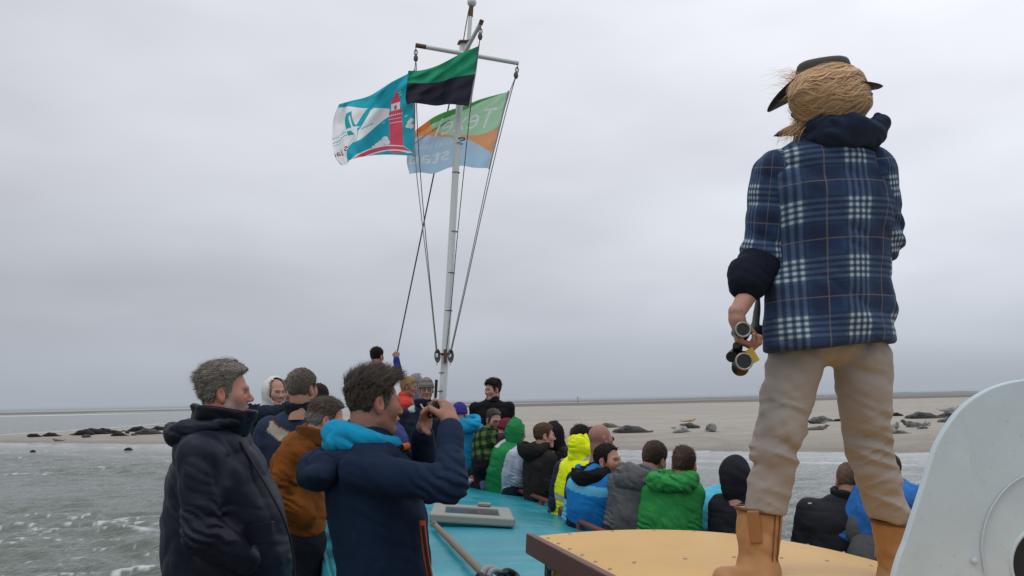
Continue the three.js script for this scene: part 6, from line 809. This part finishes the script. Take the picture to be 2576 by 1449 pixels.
{ const d = 6.1, ye = [0.72, 0.80, 0.012], p = person({ label: 'bald man with sunglasses and yellow jacket, seen from behind', yaw: 50, hip: P(1515, 1310, d), neck: P(1515, 1165, d), head: P(1512, 1106, d), headYaw: 62, sit: 1, seed: 35, cell: 0.012, headCell: 0.0045, shoulder: 0.19, jacket: { color: ye, amp: 0.006, rough: 0.7 }, face: { fat: 0.012, skin: [0.33, 0.17, 0.135], beard: 0.2, hairCol: [0.05, 0.04, 0.04] } }); glasses(p, { dark: 1, t: 0.004 }); }
{ const d = 5.75, bl = [0.009, 0.165, 0.45], lb = [0.11, 0.42, 0.63], bk = [0.010, 0.010, 0.013];
  const p = person({ label: 'dark-haired man in blue, light blue and black ski jacket looking to the right', yaw: 50, hip: P(1488, 1335, d), neck: P(1502, 1192, d), head: P(1531, 1162, d), headYaw: 128, pitch: 6, sit: 1, seed: 36, cell: 0.0085, headCell: 0.0042, shoulder: 0.205, slouch: 0.03, fat: 1.1, armR: 1.12, headScale: 0.94, arms: { R: { s: P(1532, 1222, d - 0.1), e: P(1537, 1295, d - 0.12), w: P(1570, 1330, d + 0.1) } },
    jacket: { amp: 0.005, rough: 0.7, color: (x, y, z, id, t, at) => { const k = id.slice(-1); if (id !== 'torso') { const a = at(k, x, y, z); return dull(a < 0.52 ? bk : a < 1.1 ? lb : bl, x, y, z, 0.05); } const v = t.v - 0.12 * t.u; if (v > 0.86) return dull(bl, x, y, z); if (v > 0.70) return dull(lb, x, y, z, 0.05); if (t.v < 0.16 && t.u < 0.0) return dull(bk, x, y, z); return dull(bl, x, y, z); } },
    face: { skin: [0.42, 0.22, 0.16], beard: 0.35, beardCol: [0.06, 0.045, 0.04], hairCol: [0.02, 0.016, 0.014], squint: 1, nose: 1.05 }, hair: shortHair({ th: 0.016, side: 0.008, recede: 0.01, col: [0.045, 0.035, 0.029], col2: DK2, n: 1600, seed: 101, comb: combFwd, burn: -0.02 }) });
  hoodDown(p, P(1498, 1186, d), { color: bk, ring: 0.10, tube: 0.045, back: 0.11, drop: 0.005, bh: 0.075, bd: 0.085 }); p.field('hood_lining', [{ f: cone(P(1455, 1176, d + 0.02), P(1448, 1208, d - 0.02), 0.03, 0.022), id: 'a' }], 0.01, { color: bl, box: bounds([P(1452, 1192, d)], 0.14), cell: 0.009 }); }
{ const d = 5.5, gr = [0.115, 0.116, 0.122], p = person({ label: 'brown-haired person in grey hooded sweater, hand against the cheek', yaw: 30, hip: P(1600, 1350, d), neck: P(1613, 1196, d), head: P(1646, 1158, d), headYaw: 40, pitch: -14, roll: 10, sit: 1, seed: 37, cell: 0.010, headCell: 0.0045, shoulder: 0.18, slouch: 0.04, fat: 1.0, arms: { R: { s: P(1655, 1215, d + 0.1), e: P(1690, 1270, d + 0.15), w: P(1668, 1195, d + 0.06) } }, jacket: { color: (x, y, z) => dull(gr, x, y, z, 0.18), amp: 0.007, rough: 1 }, hair: shortHair({ th: 0.024, side: 0.012, col: [0.085, 0.058, 0.042], col2: [0.032, 0.022, 0.017], n: 1600, seed: 111, nape: -0.09, comb: (x, y, z) => V3(x * 2 + 0.5, y > 0.08 ? 0.6 : -1, -0.3).normalize() }), hands: [{ k: 'R', at: P(1670, 1196, d + 0.02), dir: V3(-0.15, 1, 0.05), palm: V3(-1, 0, 0.2), curl: [[25, 30, 20], [28, 30, 20], [32, 30, 20], [36, 30, 20]], cell: 0.005 }] });
  hoodDown(p, P(1612, 1196, d), { color: (x, y, z) => dull([0.125, 0.126, 0.13], x, y, z, 0.18), ring: 0.112, tube: 0.055, back: 0.10, drop: -0.02, bh: 0.11, bd: 0.09, tilt: 0.1, amp: 0.012 }); }
{ const d = 5.3, gn = (x, y, z) => dull([0.034, 0.27, 0.068], x, y, z, 0.08), p = person({ label: 'short-haired man in bright green jacket with crumpled hood, back to the camera', yaw: 18, hip: P(1682, 1372, d), neck: P(1694, 1212, d), head: P(1721, 1171, d), headYaw: 18, roll: 4, sit: 1, seed: 38, cell: 0.010, headCell: 0.0045, shoulder: 0.152, slouch: 0.03, fat: 0.95, armR: 1.0, jacket: { color: gn, amp: 0.009, rough: 0.75 }, hair: shortHair({ th: 0.020, side: 0.010, col: [0.085, 0.055, 0.042], col2: [0.03, 0.020, 0.016], n: 1900, len: 0.03, lift: 0.9, seed: 121, nape: -0.09, comb: (x, y, z) => V3(x * 2 + 0.4, y > 0.08 ? 0.5 : -1, y > 0.08 ? 0.5 : -0.2).normalize() }) });
  hoodDown(p, P(1694, 1206, d), { color: gn, ring: 0.12, tube: 0.046, back: 0.08, drop: -0.01, bw: 0.15, bh: 0.07, bd: 0.075, tilt: 0.1, amp: 0.016 }); }
{ const d = 5.65, p = person({ label: 'person in light cyan jacket mostly hidden behind the black hood', yaw: 22, hip: P(1783, 1365, d), neck: P(1806, 1246, d), head: P(1850, 1208, d), headYaw: 22, pitch: -15, sit: 1, seed: 39, cell: 0.012, headCell: 0.007, shoulder: 0.20, fat: 1.0, slouch: 0.04, jacket: { color: [0.10, 0.47, 0.66], amp: 0.005, rough: 0.7 }, hair: shortHair({ col: BR, col2: BR2, n: 100 }) }); }
{ const d = 5.2, bk = [0.017, 0.018, 0.024], p = person({ label: 'person with black hood up in black jacket between green jacket and tan boot', yaw: 15, hip: P(1862, 1385, d), neck: P(1868, 1252, d), head: P(1850, 1200, d), headYaw: 18, pitch: -4, sit: 1, seed: 40, cell: 0.010, headCell: 0.006, shoulder: 0.15, slouch: 0.03, fat: 1.0, armR: 1.0, jacket: { color: bk, amp: 0.005, quilt: 0.085, rough: 0.75 } }); hoodUp(p, P(1850, 1200, d), { color: bk, size: 1.0, amp: 0.004, to: P(1866, 1284, d) }); }
{ const d = 5.0, bk = [0.016, 0.017, 0.023], p = person({ label: 'close-cropped man in black puffer jacket seen between the woman\'s legs', yaw: 20, hip: P(2100, 1440, d), neck: P(2128, 1265, d), head: P(2137, 1212, d), headYaw: 22, pitch: -6, sit: 1, seed: 42, cell: 0.010, headCell: 0.0045, shoulder: 0.215, slouch: 0.05, fat: 1.15, armR: 1.25, jacket: { color: bk, amp: 0.005, quilt: 0.13, rough: 0.7 }, face: { fat: 0.008, skin: [0.42, 0.22, 0.17] }, hair: shortHair({ th: 0.009, side: 0.006, col: [0.13, 0.085, 0.06], col2: [0.06, 0.04, 0.03], n: 1200, len: 0.008, sideLen: 1, seed: 131, nape: -0.09 }) }); collar(p, P(2130, 1250, d), { color: bk, h: 0.04, r: 0.072, t: 0.022, tilt: 0.1 }); p.add('collar_tag', rbox(0.022, 0.008, 0.004, 0.001).translate(...P(2037, 1266, d - 0.12).toArray()), std([0.6, 0.6, 0.6], 0.8)); }
{ const d = 4.75, p = person({ label: 'person in blue anorak and grey trousers behind the woman\'s right boot', yaw: 45, hip: P(2215, 1332, d), neck: P(2258, 1232, d), head: P(2232, 1192, d), headYaw: 45, pitch: -20, sit: 1, seed: 43, cell: 0.011, headCell: 0.007, shoulder: 0.19, fat: 0.98, slouch: 0.04, jacket: { color: (x, y, z) => dull([0.025, 0.13, 0.40], x, y, z, 0.2), amp: 0.006, rough: 0.6 }, trousers: { color: [0.075, 0.08, 0.085], r: 1.1 }, hair: shortHair({ col: BR, col2: BR2, n: 100 }) });
  p.field('trouser_seat', [{ f: ell(P(2196, 1405, d - 0.06), 0.145, 0.16, 0.15), id: 'a' }], 0.01, { color: [0.075, 0.08, 0.085], folds: folds(0.008), box: bounds([P(2196, 1405, d - 0.06)], 0.23), cell: 0.011 }); p.add('stitching', [0, 1, 2].map((k) => rope([P(2203 + k * 5, 1362, d - 0.19), P(2200 + k * 5, 1402, d - 0.215)], 0.002, 6, 4)), std([0.25, 0.26, 0.27], 0.9)); }
// ---------------------------------------------------------------- seals on the sandbank
function onSand(px, py) { const r = ray(px, py), o = camera.position; let t = 20; for (let i = 0; i < 4000; i++) { const x = o.x + r.x * t, y = o.y + r.y * t, z = o.z + r.z * t; if (y < Math.max(sandHeight(x, z), 0)) break; t *= 1.0015; } const p = o.clone().addScaledVector(r, t); p.y = Math.max(0, sandHeight(p.x, p.z)); return p; }
const SEALS = {};
function sealProto(kind) {                            // lying along +x (head at +x), length about 1.7 m, belly on y = 0
  if (SEALS[kind]) return SEALS[kind];
  const L_ = [], c = (ax, ay, az, bx, by, bz, ra, rb) => L_.push(cone(V3(ax, ay, az), V3(bx, by, bz), ra, rb));
  const flip = (x, y, z, dx, dy, dz, w) => L_.push(ell(V3(x + dx * 0.5, y + dy * 0.5, z + dz * 0.5), 0.13, 0.03, 0.07, (() => { const X = V3(dx, dy, dz).normalize(), Y = V3(0, 1, 0).addScaledVector(X, -X.y).normalize(); return [X, Y, X.clone().cross(Y)]; })()));
  if (kind === 'flat' || kind === 'side') { c(-0.78, 0.09, 0, -0.3, 0.20, 0, 0.055, 0.20); c(-0.3, 0.20, 0, 0.2, 0.24, 0, 0.20, 0.24); c(0.2, 0.24, 0, 0.52, 0.17, 0, 0.235, 0.145); c(0.52, 0.17, 0, 0.70, 0.14, 0.02, 0.13, 0.105); c(0.72, 0.15, 0.02, 0.84, 0.10, 0.03, 0.10, 0.055); flip(-0.80, 0.07, 0.03, -0.26, 0.02, 0.09); flip(-0.80, 0.08, -0.03, -0.25, 0.06, -0.07); flip(0.30, kind === 'side' ? 0.30 : 0.07, 0.18, 0.02, -0.06, 0.20); }
  else if (kind === 'up') { c(-0.78, 0.16, 0, -0.3, 0.17, 0, 0.055, 0.17); c(-0.3, 0.17, 0, 0.2, 0.21, 0, 0.17, 0.21); c(0.2, 0.21, 0, 0.48, 0.30, 0, 0.20, 0.15); c(0.48, 0.30, 0, 0.60, 0.42, 0, 0.135, 0.105); c(0.62, 0.46, 0, 0.75, 0.44, 0, 0.105, 0.055); flip(-0.80, 0.2, 0.03, -0.24, 0.12, 0.06); flip(-0.80, 0.19, -0.03, -0.22, 0.15, -0.05); flip(0.36, 0.10, 0.15, 0.06, -0.08, 0.18); }
  else { c(-0.60, 0.10, 0.16, -0.2, 0.2, 0.05, 0.06, 0.19); c(-0.2, 0.2, 0.05, 0.2, 0.21, 0.06, 0.20, 0.2); c(0.2, 0.2, 0.06, 0.40, 0.18, 0.22, 0.18, 0.12); c(0.42, 0.19, 0.26, 0.42, 0.14, 0.38, 0.105, 0.06); flip(-0.6, 0.08, 0.18, -0.2, 0.02, 0.12); flip(0.1, 0.1, 0.24, 0.0, -0.03, 0.16); }
  const f0 = union(L_, 0.07), f = (x, y, z) => smax(f0(x, y, z), 0.004 - y, 0.02);
  return (SEALS[kind] = [f, kind]);
}
const sealGeo = new Map();
function sealMesh(kind, tone) {
  const key = kind + tone; if (sealGeo.has(key)) return sealGeo.get(key);
  const [f] = sealProto(kind), T = { dark: [[0.026, 0.025, 0.028], [0.012, 0.012, 0.014], [0.06, 0.06, 0.06]], grey: [[0.085, 0.085, 0.088], [0.035, 0.035, 0.04], [0.15, 0.15, 0.14]], pale: [[0.34, 0.33, 0.30], [0.19, 0.185, 0.18], [0.46, 0.45, 0.42]], mottled: [[0.16, 0.16, 0.155], [0.055, 0.056, 0.058], [0.36, 0.35, 0.33]], brown: [[0.17, 0.15, 0.115], [0.075, 0.065, 0.05], [0.30, 0.27, 0.20]], gold: [[0.42, 0.29, 0.13], [0.28, 0.18, 0.08], [0.52, 0.40, 0.22]] }[tone];
  const g = netMesh(f, V3(-1.2, -0.03, -0.45), V3(1.0, 0.65, 0.55), 0.030, (x, y, z) => { const n = fbm(x * 7 + 3, y * 7, z * 7 + kind.length, 4), s = noise3(x * 17, y * 17, z * 17); let c = T[0].map((v, i) => mix(v, T[1][i], sstep(-0.05, 0.35, n + 0.25 * s))); c = c.map((v, i) => mix(v, T[2][i], 0.75 * sstep(0.16, 0.04, y + 0.05 * n))); const e = Math.hypot(x - (kind === 'up' ? 0.70 : 0.77), y - (kind === 'up' ? 0.49 : 0.165), Math.abs(z - 0.02) - 0.06); if (kind !== 'curl' && e < 0.03) c = [0.008, 0.008, 0.008]; return c; }, null, 0.015);
  sealGeo.set(key, g); return g;
}
const sealMat = vcol(0.6), sealProtoObj = new Map();
function seal(px, py, len, yaw, kind, tone, label, h = 1) {   // len: length in photograph pixels if it lay across the view
  const c = onSand(px, py), key = kind + tone, d = c.distanceTo(camera.position), s = (len * d / FPX) / 1.75; let o = sealProtoObj.get(key);
  if (o) { const q = o.clone(); q.name = numbered('seal'); scene.add(q); o = q; } else { o = thing('seal', label, 'seal', c); part(o, 'body', sealMesh(kind, tone), sealMat); sealProtoObj.set(key, o); }
  o.position.copy(c); o.position.y -= 0.02; o.rotation.y = yaw * D2R; o.scale.set(s, s * h * 0.8, s * 0.88); tag(o, label, 'seal', 'seals hauled out on the sandbank');
}
// left colony (right edge numbers are photograph pixels of the base line)
seal(82, 1100, 44, 190, 'curl', 'dark', 'leftmost dark seal on the left sand tongue, curled up');
seal(128, 1098, 42, 172, 'flat', 'dark', 'lone slender dark seal, second from the left on the sand tongue');
seal(210, 1095, 60, 196, 'flat', 'dark', 'long black seal at the left of the big cluster', 1.05);
seal(236, 1093, 66, 178, 'side', 'dark', 'largest black seal in the middle of the big cluster', 1.0);
seal(262, 1088, 48, 5, 'flat', 'dark', 'black seal behind the right end of the big cluster');
seal(219, 1101, 34, 250, 'curl', 'grey', 'small round grey seal in front of the big black cluster', 1.15);
seal(280, 1091, 50, 176, 'up', 'dark', 'dark seal with raised head in the middle of the left colony', 1.0);
seal(299, 1097, 42, 10, 'flat', 'dark', 'dark seal lying in front of the one with raised head');
seal(318, 1091, 34, 60, 'curl', 'dark', 'short dark seal tucked behind the small grey one');
seal(334, 1096, 28, 30, 'curl', 'grey', 'small light grey seal right of the dark pair', 1.1);
seal(346, 1086, 50, 170, 'side', 'dark', 'dark seal with high back behind the small grey one', 1.15);
seal(374, 1093, 66, 184, 'flat', 'grey', 'long grey mottled seal at the right of the left colony');
seal(400, 1083, 48, 12, 'flat', 'dark', 'dark seal partly behind the rain jacket hood');
seal(420, 1082, 40, 195, 'side', 'dark', 'dark seal furthest right, touching the rain jacket hood');
seal(414, 1092, 26, 240, 'curl', 'grey', 'grey seal low beside the rain jacket hood');
seal(146, 1110, 24, 200, 'up', 'brown', 'brown seal sitting up at the water edge below the left colony', 1.1);
// right colony
seal(1530, 1076, 58, 187, 'flat', 'brown', 'brown seal lying left, above the bald man');
seal(1588, 1089, 92, 4, 'flat', 'grey', 'long dark grey seal right of the bald man, head to the right', 0.95);
seal(1733, 1061, 40, 8, 'up', 'gold', 'golden seal furthest back with raised head and tail', 0.85);
seal(1728, 1078, 66, 6, 'side', 'grey', 'dark grey seal below the golden one');
seal(1714, 1088, 82, 232, 'flat', 'pale', 'pale mottled seal in front of the dark grey one');
seal(1789, 1085, 88, 268, 'flat', 'mottled', 'grey spotted seal facing the water, left of the trousers');
seal(1485, 1083, 60, 172, 'flat', 'dark', 'dark seal hidden behind the young man, tail showing', 0.8);
seal(2062, 1061, 64, 175, 'flat', 'mottled', 'mottled seal behind the group seen between the legs');
seal(2052, 1066, 44, 10, 'up', 'dark', 'dark seal in the group between the legs', 0.7);
seal(2055, 1082, 66, 180, 'up', 'brown', 'tan seal with raised head nearest the water, between the legs', 0.8);
seal(2106, 1060, 34, 170, 'curl', 'dark', 'dark seal against the right trouser leg');
seal(2252, 1047, 36, 185, 'flat', 'dark', 'dark brown seal just right of the right trouser leg', 1.1);
seal(2322, 1053, 78, 4, 'flat', 'grey', 'long grey seal lying across behind the upright one', 0.9);
seal(2252, 1079, 52, 262, 'up', 'pale', 'white-fronted seal sitting upright right of the trousers', 1.35);
seal(2240, 1075, 34, 30, 'flat', 'dark', 'dark seal tail behind the white-fronted one', 0.9);
seal(2262, 1091, 44, 10, 'flat', 'mottled', 'mottled seal nearest the water right of the trousers', 0.95);
seal(2298, 1075, 56, 160, 'up', 'mottled', 'spotted seal with head held high, back bent', 1.3);
seal(2318, 1079, 42, 20, 'curl', 'mottled', 'round spotted seal in front of the upright one');
seal(2333, 1070, 52, 250, 'side', 'pale', 'pale seal behind the round spotted one', 1.1);
seal(2393, 1036, 56, 240, 'up', 'pale', 'pale seal high on the sand by the panel edge', 1.0);
seal(2420, 1034, 50, 178, 'flat', 'grey', 'grey seal at the panel edge, highest of the right group');
seal(2390, 1050, 56, 8, 'flat', 'grey', 'grey seal with tail to the left, beside the panel');
seal(2392, 1062, 56, 8, 'flat', 'mottled', 'mottled seal below the grey tail, beside the panel');
seal(2378, 1078, 24, 100, 'curl', 'mottled', 'small seal at the panel edge, nearest the water');
// two heads in the water
for (const [px, py, l, lab] of [[82, 1137, 12, 'small dark seal head in the water at the far left'], [322, 1133, 18, 'dark seal head in the water below the left colony']]) {
  const r = ray(px, py), t = -EYE / r.y, c = camera.position.clone().addScaledVector(r, t), s = l * t / FPX, o = thing('seal', lab, 'seal', c, 'seals swimming');
  part(o, 'body', netMesh(union([ell(V3(0.02, 0.04, 0), 0.16, 0.13, 0.12), ell(V3(-0.14, 0.03, 0), 0.09, 0.07, 0.07), cone(V3(0.1, 0, 0), V3(0.3, -0.15, 0), 0.12, 0.14)], 0.06), V3(-0.35, -0.3, -0.3), V3(0.5, 0.3, 0.3), 0.025, (x, y, z) => { const q = 1 + 0.5 * noise3(x * 20, y * 20, z * 20); return [0.018 * q, 0.018 * q, 0.02 * q]; }, null, 0.012), sealMat); o.scale.setScalar(s / 0.45);
}
renderer.render(scene, camera);
